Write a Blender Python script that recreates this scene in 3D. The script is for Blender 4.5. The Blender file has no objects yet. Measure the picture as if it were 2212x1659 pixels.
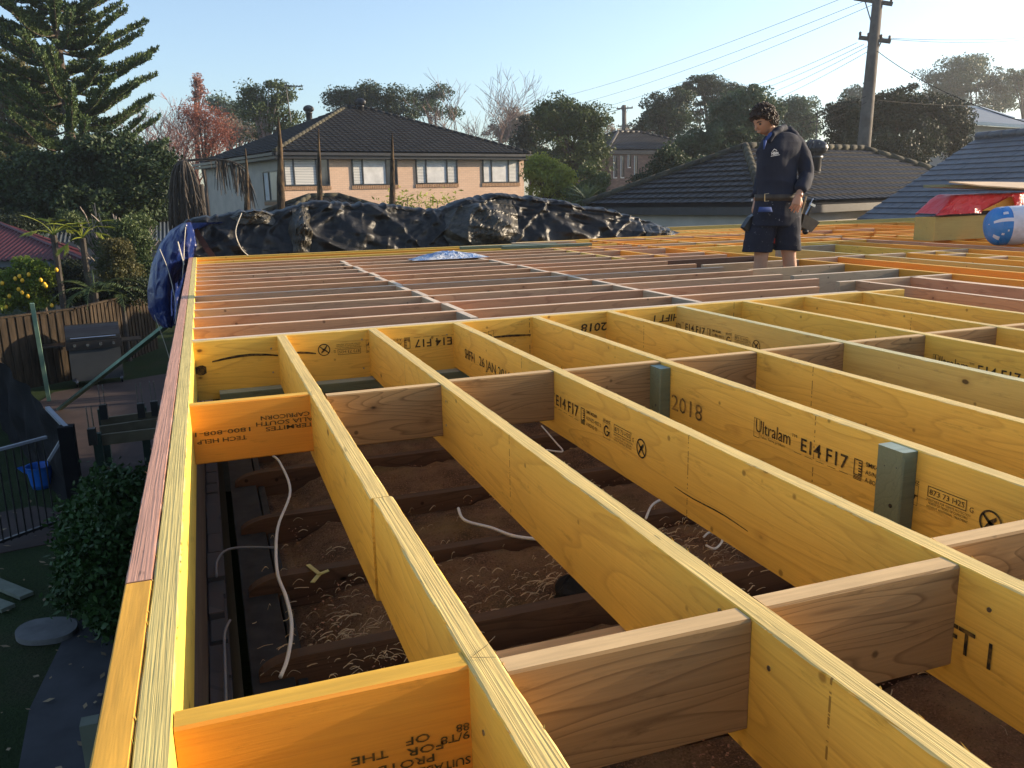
import bpy, math, random
from mathutils import Vector, Matrix, noise as mn
R = math.radians
random.seed(7)
S = bpy.context.scene
C = S.collection

# ------------------------------------------------------------------ camera
FPX, YAW, PITCH, ROLL = 1823.8, 0.341971, 0.220256, -0.0236357   # focal length in px of a 2212 px wide picture
O = Vector((0.0967, 0.0, 0.6536))
_f = Vector((math.sin(YAW)*math.cos(PITCH), math.cos(YAW)*math.cos(PITCH), -math.sin(PITCH)))
_r = Vector((math.cos(YAW), -math.sin(YAW), 0)); _u = _r.cross(_f)
_r, _u = math.cos(ROLL)*_r + math.sin(ROLL)*_u, -math.sin(ROLL)*_r + math.cos(ROLL)*_u
cam = bpy.data.objects.new('camera', bpy.data.cameras.new('camera')); C.objects.link(cam)
m3 = Matrix((_r, _u, -_f)).transposed()
cam.matrix_world = Matrix.Translation(O) @ m3.to_4x4()
cam.data.sensor_width = 36; cam.data.lens = 36*FPX/2212
cam.data.clip_start = .05; cam.data.clip_end = 2000
S.camera = cam

def ray(px, py): return _f + _r*((px-1106)/FPX) - _u*((py-829.5)/FPX)
def ond(px, py, d): return O + ray(px, py)*d
def onz(px, py, z): v = ray(px, py); return O + v*((z-O.z)/v.z)
def ony(px, py, y): v = ray(px, py); return O + v*((y-O.y)/v.y)
def onx(px, py, x): v = ray(px, py); return O + v*((x-O.x)/v.x)

# ------------------------------------------------------------------ sky, sun, exposure
SUN_AZ, SUN_EL = R(92.0), R(13.0)            # azimuth clockwise from +y
W = bpy.data.worlds.new('World'); S.world = W; W.use_nodes = True
_n = W.node_tree; _bg = _n.nodes['Background']
_sk = _n.nodes.new('ShaderNodeTexSky'); _sk.sky_type = 'NISHITA'; _sk.sun_disc = False
_sk.sun_elevation = SUN_EL; _sk.sun_rotation = SUN_AZ
_sk.air_density = 1.0; _sk.dust_density = 1.0; _sk.ozone_density = 3.2
_hs = _n.nodes.new('ShaderNodeHueSaturation'); _hs.inputs['Saturation'].default_value = .82; _n.links.new(_sk.outputs[0], _hs.inputs['Color']); _n.links.new(_hs.outputs[0], _bg.inputs[0]); _bg.inputs[1].default_value = 0.14
sl = bpy.data.lights.new('sun', 'SUN'); sl.energy = 5.0; sl.angle = R(.5); sl.color = (1, .80, .56)
so = bpy.data.objects.new('sun', sl); C.objects.link(so)
sd = Vector((math.sin(SUN_AZ)*math.cos(SUN_EL), math.cos(SUN_AZ)*math.cos(SUN_EL), math.sin(SUN_EL)))
so.rotation_euler = sd.to_track_quat('Z', 'Y').to_euler()
S.view_settings.view_transform = 'Standard'; S.view_settings.look = 'None'
S.view_settings.exposure = 1.06; S.view_settings.gamma = 1
S.cycles.max_bounces = 8; S.cycles.diffuse_bounces = 4; S.cycles.use_denoising = True
S.cycles.transparent_max_bounces = 12; S.cycles.sample_clamp_indirect = 6

# ------------------------------------------------------------------ helpers
def tag(o, label=None, cat=None, group=None, kind=None):
    if label: o['label'] = label
    if cat: o['category'] = cat
    if group: o['group'] = group
    if kind: o['kind'] = kind
    return o

def empty(name, loc, label, cat, group=None, rz=0):
    o = bpy.data.objects.new(name, None); C.objects.link(o); o.location = loc; o.rotation_euler.z = rz
    o.empty_display_size = .2
    return tag(o, label, cat, group)

class MB:
    """collects faces and links them as one mesh object"""
    def __init__(s): s.v = []; s.f = []; s.m = []; s.mi = 0; s.M = Matrix.Identity(4)
    def add(s, vs, fs, sm=None):
        b = len(s.v); s.v += [tuple(s.M @ Vector(p)) for p in vs]
        s.f += [tuple(i+b for i in f) for f in fs]; s.m += [s.mi]*len(fs)
    def box(s, x0, x1, y0, y1, z0, z1):
        s.add([(x, y, z) for z in (z0, z1) for y in (y0, y1) for x in (x0, x1)],
              [(0,2,3,1), (4,5,7,6), (0,1,5,4), (2,6,7,3), (0,4,6,2), (1,3,7,5)])
    def bar(s, a, b, w, h, up=(0, 0, 1)):
        a, b = Vector(a), Vector(b); d = (b-a).normalized(); x = d.cross(Vector(up))
        x = x.normalized() if x.length > 1e-4 else Vector((1, 0, 0)); z = x.cross(d)
        s.add([p + x*sx*w/2 + z*sz*h/2 for p in (a, b) for sx, sz in ((-1,-1), (1,-1), (1,1), (-1,1))],
              [(0,1,2,3), (7,6,5,4), (0,4,5,1), (1,5,6,2), (2,6,7,3), (3,7,4,0)])
    def tube(s, pts, r, n=8, cap=True):
        pts = [Vector(p) for p in pts]; rs = r if isinstance(r, (list, tuple)) else [r]*len(pts)
        vs = []; fs = []; ref = None
        for i, p in enumerate(pts):
            d = (pts[min(i+1, len(pts)-1)] - pts[max(i-1, 0)])
            d = d.normalized() if d.length > 1e-9 else Vector((0, 0, 1))
            if ref is None: ref = Vector((0, 0, 1)) if abs(d.z) < .9 else Vector((1, 0, 0))
            x = d.cross(ref).normalized(); y = x.cross(d).normalized(); ref = y
            for k in range(n):
                a = 2*math.pi*k/n; vs.append(p + (x*math.cos(a) + y*math.sin(a))*rs[i])
        for i in range(len(pts)-1):
            for k in range(n): fs.append((i*n+k, i*n+(k+1) % n, (i+1)*n+(k+1) % n, (i+1)*n+k))
        if cap: fs.append(tuple(range(n))[::-1]); fs.append(tuple((len(pts)-1)*n+k for k in range(n)))
        s.add(vs, fs)
    def lathe(s, prof, n=16, c=(0, 0, 0)):
        vs = []; fs = []
        for r, z in prof:
            for k in range(n):
                a = 2*math.pi*k/n; vs.append((c[0]+r*math.cos(a), c[1]+r*math.sin(a), c[2]+z))
        for i in range(len(prof)-1):
            for k in range(n): fs.append((i*n+k, i*n+(k+1) % n, (i+1)*n+(k+1) % n, (i+1)*n+k))
        s.add(vs, fs)
    def grid(s, fn, nu, nv, close=False):
        vs = [fn(i/nu, j/nv) for j in range(nv+1) for i in range(nu+1)]
        s.add(vs, [(j*(nu+1)+i, j*(nu+1)+i+1, (j+1)*(nu+1)+i+1, (j+1)*(nu+1)+i) for j in range(nv) for i in range(nu)])
    def build(s, name, mats, parent=None, smooth=False, loc=None, rz=0):
        me = bpy.data.meshes.new(name); me.from_pydata(s.v, [], s.f)
        for m in (mats if isinstance(mats, (list, tuple)) else [mats]): me.materials.append(m)
        if max(s.m, default=0): me.polygons.foreach_set('material_index', s.m)
        if smooth: me.polygons.foreach_set('use_smooth', [True]*len(me.polygons))
        me.update()
        o = bpy.data.objects.new(name, me); C.objects.link(o)
        if parent: o.parent = parent
        if loc is not None: o.location = loc
        o.rotation_euler.z = rz
        return o

# ------------------------------------------------------------------ materials
class NT:
    def __init__(s, name):
        s.mat = bpy.data.materials.new(name); s.mat.use_nodes = True; s.t = s.mat.node_tree
        s.b = s.t.nodes['Principled BSDF']
    def n(s, kind, **kw):
        x = s.t.nodes.new('ShaderNode'+kind)
        for k, v in kw.items():
            if k.startswith('i_'): x.inputs[int(k[2:]) if k[2:].isdigit() else k[2:].replace('_', ' ')].default_value = v
            else: setattr(x, k, v)
        return x
    def l(s, a, b): s.t.links.new(a, b)
    def coords(s, scale=(1, 1, 1), which='Object', rnd=True):
        tc = s.n('TexCoord'); out = tc.outputs[which]
        if rnd:
            oi = s.n('ObjectInfo'); ml = s.n('VectorMath', operation='MULTIPLY_ADD')
            cb = s.n('CombineXYZ'); 
            for i, k in enumerate((37., 11., 23.)):
                mm = s.n('Math', operation='MULTIPLY', i_1=k); s.l(oi.outputs['Random'], mm.inputs[0]); s.l(mm.outputs[0], cb.inputs[i])
            ad = s.n('VectorMath', operation='ADD'); s.l(out, ad.inputs[0]); s.l(cb.outputs[0], ad.inputs[1]); out = ad.outputs[0]
        mp = s.n('Mapping'); mp.inputs['Scale'].default_value = scale; s.l(out, mp.inputs['Vector']); return mp.outputs[0]
    def noise(s, vec, scale=5, detail=4, rough=.55, dist=0):
        x = s.n('TexNoise'); x.inputs['Scale'].default_value = scale; x.inputs['Detail'].default_value = detail
        x.inputs['Roughness'].default_value = rough; x.inputs['Distortion'].default_value = dist
        s.l(vec, x.inputs['Vector']); return x.outputs['Fac']
    def ramp(s, fac, stops):
        x = s.n('ValToRGB'); e = x.color_ramp.elements
        while len(e) < len(stops): e.new(.5)
        for i, (p, c) in enumerate(stops):
            e[i].position = p; e[i].color = (c, c, c, 1) if isinstance(c, (int, float)) else (*c, 1)
        s.l(fac, x.inputs[0]); return x.outputs[0]
    def mix(s, fac, a, b, mode='MIX'):
        x = s.n('Mix', data_type='RGBA', blend_type=mode)
        for sock, v in ((x.inputs[0], fac), (x.inputs[6], a), (x.inputs[7], b)):
            if isinstance(v, (int, float)): sock.default_value = v
            elif isinstance(v, (tuple, list)): sock.default_value = (*v, 1)
            else: s.l(v, sock)
        return x.outputs[2]
    def math(s, op, a, b=0., c=0.):
        x = s.n('Math', operation=op)
        for i, v in enumerate((a, b, c)):
            if isinstance(v, (int, float)): x.inputs[i].default_value = v
            else: s.l(v, x.inputs[i])
        return x.outputs[0]
    def bump(s, h, strength=.3, dist=.01):
        x = s.n('Bump'); x.inputs['Strength'].default_value = strength; x.inputs['Distance'].default_value = dist
        s.l(h, x.inputs['Height']); s.l(x.outputs[0], s.b.inputs['Normal'])
    def out(s, col=None, rough=.7, spec=.4, metal=0):
        if col is not None:
            if isinstance(col, tuple): s.b.inputs['Base Color'].default_value = (*col, 1)
            else: s.l(col, s.b.inputs['Base Color'])
        if isinstance(rough, (int, float)): s.b.inputs['Roughness'].default_value = rough
        else: s.l(rough, s.b.inputs['Roughness'])
        s.b.inputs['Specular IOR Level'].default_value = spec; s.b.inputs['Metallic'].default_value = metal
        return s.mat

def plain(name, col, rough=.7, var=.25, scale=6, spec=.4, metal=0, bump=0, coord='Object'):
    t = NT(name); v = t.coords(which=coord, rnd=False)
    n = t.noise(v, scale, 5)
    c = t.mix(t.ramp(n, [(.3, 0.), (.7, 1.)]), tuple(k*(1-var) for k in col), tuple(min(1, k*(1+var)) for k in col))
    if bump: t.bump(n, bump, .02)
    return t.out(c, rough, spec, metal)

def sub(t, a, k): return tuple(x*k for x in a)

def lumber(name, face, dark, top, lam=0, knots=.5, rings=14, rough=.62, gs=1.0, ringmix=.35, spec=.35, seam=0):
    """timber with local x along its length: face grain with cathedral rings and knots, its own colour on the edge"""
    t = NT(name)
    v = t.coords((.55*gs, 3.*gs, 4.5*gs))
    n = t.noise(v, 1.3, 2, .5, .4)
    ring = t.math('FRACT', t.math('MULTIPLY', n, float(rings)))
    ringl = t.ramp(ring, [(0, 0.), (.75, .25), (.93, 1.), (1., 0.)])
    fine = t.noise(t.coords((2., 60., 60.)), 3, 3, .6)
    blot = t.noise(t.coords((.8, 2.5, 2.5)), 1.7, 4, .6)
    col = t.mix(t.math('MULTIPLY', ringl, ringmix), face, dark)
    col = t.mix(t.math('MULTIPLY', t.ramp(fine, [(.35, 1.), (.6, 0.)]), .22), col, dark)
    col = t.mix(t.ramp(blot, [(.35, 0.), (.75, .45)]), col, tuple(k*.68 for k in face))
    if knots:
        vo = t.n('TexVoronoi'); vo.inputs['Scale'].default_value = 3.1; t.l(t.coords((1.3, 2.0, 2.2)), vo.inputs['Vector'])
        wp = t.noise(t.coords((6, 12, 12)), 3, 2)
        d = t.math('ADD', vo.outputs['Distance'], t.math('MULTIPLY', wp, .05))
        k1 = t.ramp(d, [(0, 1.), (.07, 1.), (.10, 0.)])
        gate = t.math('GREATER_THAN', t.n('SeparateColor').outputs[0], 1-knots)
        sc = gate.node.inputs[0].links[0].from_node; t.l(vo.outputs['Color'], sc.inputs[0])
        col = t.mix(t.math('MULTIPLY', k1, gate), col, tuple(k*.28 for k in dark))
        k2 = t.ramp(d, [(.08, 0.), (.10, 1.), (.2, 0.)])
        col = t.mix(t.math('MULTIPLY', t.math('MULTIPLY', k2, gate), .35), col, dark)
        # nail and dirt specks
        v2 = t.n('TexVoronoi'); v2.inputs['Scale'].default_value = 9; t.l(t.coords((1, 1, 1)), v2.inputs['Vector'])
        sp = t.ramp(v2.outputs['Distance'], [(0, 1.), (.05, 1.), (.09, 0.)])
        col = t.mix(t.math('MULTIPLY', sp, .7), col, tuple(k*.3 for k in dark))
    sc_ = t.noise(t.coords((1.6, 7, 7)), 3.5, 7, .72); col = t.mix(t.ramp(sc_, [(.58, 0.), (.72, .5)]), col, tuple(k*.5 for k in dark))
    if seam:
        sx2 = t.n('SeparateXYZ'); t.l(t.coords((1, 1, 1)), sx2.inputs[0]); fr_ = t.math('FRACT', t.math('DIVIDE', sx2.outputs[0], 1.31))
        wz = t.noise(t.coords((1, 40, 40)), 2, 2)
        ln = t.math('MULTIPLY', t.math('LESS_THAN', fr_, .0035), t.math('GREATER_THAN', wz, .5)); col = t.mix(t.math('MULTIPLY', ln, .8), col, tuple(k*.3 for k in dark))
        tone = t.math('FLOOR', t.math('DIVIDE', sx2.outputs[0], 1.31)); wn = t.n('TexWhiteNoise', noise_dimensions='1D'); t.l(tone, wn.inputs['W']); col = t.mix(t.math('MULTIPLY', wn.outputs['Value'], .22), col, tuple(k*.62 for k in face))
    ge = t.n('NewGeometry'); sx = t.n('SeparateXYZ'); t.l(ge.outputs['Normal'], sx.inputs[0])
    up = t.math('GREATER_THAN', t.math('ABSOLUTE', sx.outputs[2]), .75)
    tl = t.noise(t.coords((3., 260. if lam else 45., 1.)), 1, 3, .6)
    tc = t.mix(t.ramp(tl, [(.34, .0), (.62, 1.)]), tuple(k*(.68 if lam else .76) for k in top), top)
    tb = t.noise(t.coords((3., 9., 1.)), 2.5, 4, .6)
    tc = t.mix(t.ramp(tb, [(.4, 0.), (.8, .5)]), tc, tuple(k*.6 for k in top))
    if lam:
        tk = t.noise(t.coords((9., 90., 1.)), 1.2, 2, .5)
        tc = t.mix(t.ramp(tk, [(.70, 0.), (.76, .75)]), tc, tuple(k*.25 for k in top))
    col = t.mix(up, col, tc)
    bh = t.mix(up, t.math('MULTIPLY', fine, .35), tl)
    t.bump(bh, .5 if lam else .3, .004)
    return t.out(col, rough, spec)

M = {}
M['lvl'] = lumber('yellow_coated_lvl', (.86, .53, .085), (.42, .18, .025), (.90, .64, .22), lam=1, knots=.7, rings=12, ringmix=.42, seam=1)
M['lvl_green'] = lumber('green_tinged_lvl', (.62, .45, .12), (.34, .20, .05), (.72, .64, .34), lam=1, knots=.3, rings=10)
M['orange'] = lumber('orange_coated_lvl', (.86, .34, .035), (.55, .16, .02), (.90, .50, .06), knots=.08, rings=6, ringmix=.12)
M['rimyellow'] = lumber('yellow_rim_lvl', (.85, .62, .10), (.55, .34, .05), (.78, .62, .22), lam=1, knots=.25)
M['rimpink'] = lumber('pink_lvl', (.46, .22, .13), (.26, .09, .06), (.62, .34, .24), lam=1, knots=.25)
M['rimorange'] = lumber('orange_capping', (.80, .38, .05), (.5, .2, .03), (.84, .44, .06), knots=.15)
M['pink'] = lumber('pink_stained_pine', (.60, .30, .145), (.30, .11, .05), (.90, .66, .44), knots=.8, rings=10, ringmix=.5)
M['pink2'] = lumber('faded_pink_pine', (.52, .31, .18), (.26, .13, .07), (.84, .64, .44), knots=.8, rings=12, ringmix=.5)
M['pink3'] = lumber('rust_pink_pine', (.58, .29, .15), (.28, .10, .05), (.84, .58, .40), knots=.8, rings=8, ringmix=.5)
M['tan'] = lumber('tan_pine', (.50, .34, .20), (.26, .15, .08), (.82, .66, .48), knots=.5, rings=12)
M['grey'] = lumber('greyed_pine', (.40, .30, .20), (.20, .14, .09), (.76, .61, .45), knots=.4)
M['nog'] = lumber('brown_hardwood', (.36, .225, .10), (.11, .06, .028), (.74, .50, .25), knots=.5, rings=26, ringmix=.7, gs=1.0, rough=.8, spec=.15)
M['treated'] = lumber('green_treated_pine', (.17, .20, .12), (.08, .10, .06), (.33, .40, .33), knots=.2)
M['old'] = lumber('old_dark_hardwood', (.15, .08, .045), (.05, .027, .016), (.13, .08, .05), knots=.5, rings=12, ringmix=.6, rough=.9, spec=.1)
M['darkbrown'] = lumber('dark_red_brown_timber', (.09, .035, .02), (.03, .012, .01), (.30, .17, .10), knots=0)

# ------------------------------------------------------------------ timbers
def timber(name, a, b, w, d, mat, label, cat, group=None, ztop=0., jit=0., ch=.0025, rot=0, parent=None, rough_edge=False):
    """board from a to b (x, y of its axis), w thick, d deep, top at ztop, local x along the length"""
    a, b = Vector((a[0], a[1], 0)), Vector((b[0], b[1], 0)); L = (b-a).length
    ang = math.atan2(b.y-a.y, b.x-a.x)
    n = max(1, int(L/.035)) if jit else 1
    prof = [(-w/2, -ch), (-w/2+ch, 0), (w/2-ch, 0), (w/2, -ch), (w/2, -d+ch), (w/2-ch, -d), (-w/2+ch, -d), (-w/2, -d+ch)]
    vs = []; fs = []; sd_ = random.random()*99
    for i in range(n+1):
        for k, (y, z) in enumerate(prof):
            x = L*i/n; j1 = j2 = 0
            if jit and k < 4:
                q = mn.noise(Vector((x*9, k*3.1, sd_))) + .8*mn.noise(Vector((x*37, k*5.1, sd_)))
                j1 = q*jit*(-1 if k < 2 else 1); j2 = -abs(mn.noise(Vector((x*21, k*7., sd_))))*jit*.8
            vs.append((x, y+j1, z+j2))
    for i in range(n):
        for k in range(8): fs.append((i*8+k, i*8+(k+1) % 8, (i+1)*8+(k+1) % 8, (i+1)*8+k))
    fs.append(tuple(range(8))); fs.append(tuple(n*8+k for k in range(8))[::-1])
    mb = MB(); mb.add(vs, fs)
    if rough_edge:   # torn slivers of veneer along the top arrises
        for _ in range(int(L*14)):
            x = random.uniform(.02, L-.06); sgn = random.choice((-1, 1)); y = sgn*w/2; l = random.uniform(.005, .02)
            p = Vector((x, y, -.001)); q = p + Vector((l, sgn*random.uniform(.001, .004), random.uniform(.0, .002)))
            mb.add([p, p+Vector((.006, 0, -.001)), q, p+Vector((.003, 0, -.003))], [(0,1,2), (0,2,3), (1,3,2), (0,3,1)])
    o = mb.build(name, M[mat], parent, loc=(a.x, a.y, ztop), rz=ang)
    if not parent: tag(o, label, cat, group)
    return o

ORD = ['first', 'second', 'third', 'fourth', 'fifth', 'sixth', 'seventh', 'eighth', 'ninth', 'tenth', 'eleventh', 'twelfth', 'thirteenth',
       'fourteenth', 'fifteenth', 'sixteenth', 'seventeenth', 'eighteenth', 'nineteenth', 'twentieth']
YB = 4.2785           # near face of the cross beam
T = .045; D = .24
# rim boards on the left edge
timber('rim_board', (-.0225, -1.2), (-.0225, 11.1), T, D, 'rimyellow', 'long yellow rim board with rough sawn top, running down the left edge of the frame', 'rim board', jit=.0012, rough_edge=True)
timber('outer_rim_board', (-.0690, 1.535), (-.0690, 11.15), T, D, 'rimpink', 'pinkish laminated outer rim board on the far left edge of the frame', 'rim board', jit=.0012, rough_edge=True)
timber('outer_rim_board', (-.0690, -1.2), (-.0690, 1.530), T, D, 'rimorange', 'smooth orange outer rim board at the near left corner', 'rim board', jit=.0003)

# near yellow joists
JX = [.396+.45*k for k in range(9)]
JO = {}
for k, x in enumerate(JX):
    lab = '%s yellow joist from the left rim, butting the yellow cross beam' % ORD[k]
    y0 = -1.2 if k < 5 else -.2
    if k == 0:
        timber('floor_joist', (x+T/2-.005, 1.79), (x+T/2-.005, YB), T, .25, 'lvl', 'first yellow joist from the left rim, far length beyond the butt joint', 'joist', 'yellow floor joists', jit=.0015, rough_edge=True)
        JO[0] = timber('floor_joist', (x+T/2, -1.2), (x+T/2, 1.787), T, .235, 'lvl', 'first yellow joist from the left rim, near length with a rough furry top', 'joist', 'yellow floor joists', jit=.002, rough_edge=True)
        continue
    JO[k] = timber('floor_joist', (x+T/2, y0), (x+T/2, YB), T, D, 'lvl_green' if k == 5 else 'lvl', lab, 'joist', 'yellow floor joists', jit=.0014 if k < 5 else .0006, rough_edge=k < 5)
timber('cross_beam', (0.0, YB+T/2), (4.33, YB+T/2), T, .29, 'lvl', 'yellow cross beam the near joists butt into, from rim to free cut end', 'beam', jit=.0006)
timber('cross_beam', (0.0, YB+T*1.5+.001), (4.02, YB+T*1.5+.001), T, .24, 'tan', 'pale pine board doubled behind the yellow cross beam', 'beam')

# blocks between near joists: (bay, y, material, depth)
def block(bay, y, mat, d, label, y2=None, w=T, ddx=0):
    x0 = 0. if bay == 0 else JX[bay-1]+T
    x1 = JX[bay] if bay < len(JX) else 4.446
    return timber('blocking', (x0+.001, y), (x1-.001, y if y2 is None else y2), w, d, mat, label, 'blocking', 'blocks between the near joists', ch=.004, ztop=-.002)
bays = ['between rim and first joist', 'between first and second joist', 'between second and third joist', 'between third and fourth joist', 'between fourth and fifth joist',
        'between fifth and sixth joist', 'between sixth and seventh joist', 'between seventh and eighth joist', 'between eighth and ninth joist', 'right of the ninth joist']
NB = [block(0, 1.073, 'orange', .235, 'orange block with stamped print in the nearest row, '+bays[0]),
      block(1, 1.035, 'nog', .195, 'brown block in the nearest row, '+bays[1]),
      block(2, 1.058, 'nog', .195, 'brown block in the nearest row, '+bays[2]),
      block(3, 1.13, 'nog', .195, 'brown block in the nearest row, '+bays[3])]
FB = [block(0, 2.935, 'orange', .205, 'orange block with stamped print in the second row, '+bays[0])]
for b, y in zip(range(1, 10), (2.88, 2.915, 2.90, 2.90, 2.91, 2.91, 2.93, 2.93, 2.93)):
    FB.append(block(b, y, 'nog', .19, 'brown block in the second row, '+bays[b]))
timber('ledger', (.10, YB-.05), (1.75, YB-.05), .09, .045, 'treated', 'green treated plate lying under the near joists against the yellow beam', 'plate', ztop=-.245)

# pink joists across, beyond the beam
PY = [4.74+.42*k for k in range(16)]
pe = [3.98, 4.33, 4.32, 4.33, 4.33, 4.31, 4.26, 5.2, 5.2, 4.1, 5.2, 5.2, 5.2, 5.2, 5.2, 5.2]
pm = ['pink', 'pink', 'pink', 'pink', 'pink', 'pink', 'pink', 'pink', 'pink', 'pink', 'pink', 'pink', 'pink', 'lvl', 'orange', 'lvl']
for k, y in enumerate(PY):
    jy = (.0, .018, -.012, .02, .0, -.02, .015, -.01)[k % 8]
    timber('floor_joist', (0.001, y+jy+(.03 if k < 3 else 0)), (pe[k], y+jy*.3-(.05 if k < 3 else .08)), T, .24 if k < 13 else .2, pm[k] if pm[k] != 'pink' else ('pink', 'pink3', 'pink2', 'pink', 'pink2', 'pink')[k % 6],  '%s cross joist beyond the yellow beam, running in from the left rim' % ORD[k] + (', pink' if pm[k] == 'pink' else ''), 'joist', 'joists running across beyond the beam')
def nogs(x, y0, k0, k1, m, where):
    for k in range(k0, k1):
        a = (PY[k-1] if k else YB+.09)+T/2+.002; b = PY[k]-T/2-.002
        t = x/4.5; sh = .03-.08*t if k < 3 else -.08*t
        timber('blocking', (x+(.012 if k % 2 else -.012), a+sh+(.03 if k == 0 else 0)), (x+(.012 if k % 2 else -.012), b+sh), T, .19, m if k % 3 else 'grey', '%s short block from the yellow beam in the row %s' % (ORD[k], where), 'blocking', 'blocks between the cross joists', ztop=-.002)
nogs(1.475, 0, 0, 12, 'tan', 'nearer the left rim')
nogs(2.89, 0, 0, 12, 'tan', 'halfway to the builder')

# trimmers and joists of the right-hand bay
def yj(x, y0, y1, mat, label, w=T, d=.24, z=0): return timber('floor_joist', (x, y0), (x, y1), w, d, mat, label, 'joist', 'joists of the right-hand bay', ztop=z)
yj(4.46, .6, 4.85, 'pink', 'pink joist just right of the free end of the yellow beam')
yj(4.975, .8, 4.87, 'pink', 'thick pale-topped pink joist on the right, wider than its neighbours', w=.075)
yj(5.36, 1.5, 8.35, 'orange', 'long orange trimmer joist right of the builder\'s feet')
yj(5.82, 2.0, 6.62, 'orange', 'orange joist second right of the builder')
yj(6.20, 2.5, 7.72, 'lvl_green', 'yellow-green joist third right of the builder')
yj(6.68, 3.0, 6.64, 'orange', 'orange joist in the right-hand bay, ending at the short block row')
yj(7.05, 3.0, 8.62, 'lvl', 'yellow joist in the right-hand bay, ending at the long cross joist')
yj(7.55, 3.5, 8.62, 'orange', 'orange joist in front of the white and blue bag')
yj(8.02, 3.5, 9.4, 'pink', 'pink joist passing under the stacked boards')
for i, x in enumerate((8.5, 8.95, 9.4, 9.85, 10.3, 10.75, 11.2, 11.65, 12.1, 12.55)):
    yj(x, 4.5, 9.55 if i % 2 else 12.4, ('orange', 'lvl', 'orange', 'pink')[i % 4], '%s joist to the right of the stacked boards' % ORD[i])
def xj(x0, x1, y, mat, label, d=.24, y2=None, z=0): return timber('floor_joist', (x0, y), (x1, y if y2 is None else y2), T, d, mat, label, 'joist', 'short and lapped cross joists on the right', ztop=z)
xj(4.30, 5.33, 4.865, 'tan', 'short pale cross board meeting the end of the thick pink joist')
xj(4.32, 5.335, 5.39, 'grey', 'lapped greyish cross board in front of the builder\'s feet')
xj(4.36, 5.335, 6.01, 'tan', 'lapped knotty board hiding the builder\'s shins')
xj(4.30, 5.335, 6.62, 'tan', 'tan board lapped just behind the builder\'s legs')
xj(4.27, 5.335, 7.22, 'darkbrown', 'short dark red-brown board beyond the builder')
xj(5.385, 5.80, 6.64, 'tan', 'tan cross block of the far right row, first from the orange trimmer')
xj(5.845, 6.175, 6.70, 'grey', 'grey cross block of the far right row, second from the orange trimmer')
xj(6.225, 6.655, 6.67, 'tan', 'tan cross block of the far right row, third from the orange trimmer')
xj(6.705, 7.025, 6.66, 'tan', 'tan cross block of the far right row, fourth from the orange trimmer')
xj(7.075, 7.525, 6.72, 'grey', 'grey cross block of the far right row, fifth from the orange trimmer')
xj(6.705, 7.025, 6.29, 'grey', 'grey cross block one step nearer on the right')
xj(6.705, 7.025, 5.83, 'tan', 'tan cross block nearest the right edge of the picture')
xj(6.225, 7.025, 8.12, 'grey', 'grey board lying across behind the person\'s knees')
xj(5.385, 8.0, 8.69, 'lvl', 'yellow cross joist behind the builder at knee height')
for i, (y, mt) in enumerate(((9.15, 'orange'), (9.6, 'tan'), (10.05, 'orange'), (10.5, 'orange'), (10.95, 'pink'), (11.4, 'orange'), (11.85, 'orange'), (12.3, 'lvl'))):
    xj(5.25, 8.4 if i % 2 else 10.2, y, mt, '%s cross joist behind the builder, %s' % (ORD[i], {'orange': 'orange', 'tan': 'tan', 'pink': 'pink', 'lvl': 'yellow'}[mt]), d=.2)
for i, x in enumerate((4.1, 4.6, 5.24, 6.1, 6.9, 7.7)):
    timber('floor_joist', (x, 7.75 if i < 3 else 8.75), (x+(.1 if i < 3 else 0), 11.2 if i < 3 else 12.9), T, .2, ('lvl', 'orange', 'orange', 'lvl', 'orange', 'orange')[i], '%s joist running away towards the far fascia, %s of the builder' % (ORD[i], 'left' if i < 3 else 'right'), 'joist', 'joists running away at the back', ztop=-.003)
for i, (y, x1) in enumerate(((11.35, 6.4), (11.75, 7.2), (12.15, 7.6), (12.55, 10.3), (12.8, 12.2))):
    timber('floor_joist', (4.2 if i < 2 else 5.2, y), (x1+2, y-.1), T, .2, 'orange' if i % 2 else 'lvl', '%s back row cross joist before the far fascia' % ORD[i], 'joist', 'back row joists', ztop=-.001)
timber('fascia_beam', (7.2, 13.14), (13.7, 13.0), T, .24, 'lvl_green', 'straight yellow-green beam closing the far edge, right of the black tarp', 'beam', ztop=.045)

# loose boards and film lying on the joists
for i, (x0, x1, y, mt, lb) in enumerate(((3.1, 4.35, 10.25, 'treated', 'longer green treated board lying on the joists before the tarp'), (3.55, 4.7, 9.95, 'treated', 'shorter green treated board lying nearest on the joists'), (3.9, 4.75, 10.55, 'tan', 'pale board end lying behind the green boards'))):
    timber('loose_board', (x0, y), (x1, y-.12), .09, .035, mt, lb, 'board', 'loose boards by the tarp', ztop=.04)

# ------------------------------------------------------------------ below the new frame: old ceiling, wall, dust
def P2(name): pass
t = NT('brown_dust'); v = t.coords((1, 1, 1), rnd=False)
a = t.noise(v, 5, 6, .65); b = t.noise(v, 160, 3, .7); c_ = t.noise(v, 1.4, 3)
col = t.ramp(a, [(.3, (.07, .042, .025)), (.5, (.18, .10, .052)), (.72, (.28, .175, .085))])
col = t.mix(t.ramp(b, [(.55, 0.), (.63, 1.)]), col, (.30, .16, .09)); col = t.mix(t.ramp(b, [(.3, .8), (.42, 0.)]), col, (.015, .01, .008))
col = t.mix(t.ramp(c_, [(.55, 0.), (.7, .6)]), col, (.20, .14, .05))
t.bump(t.noise(v, 60, 6, .8), .8, .02); M['dust'] = t.out(col, .95, .1)
M['dark'] = plain('black_gap', (.01, .01, .01), .9, 0)
M['stone'] = None
t = NT('old_brick'); v = t.coords((1, 1, 1), rnd=False)
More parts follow.
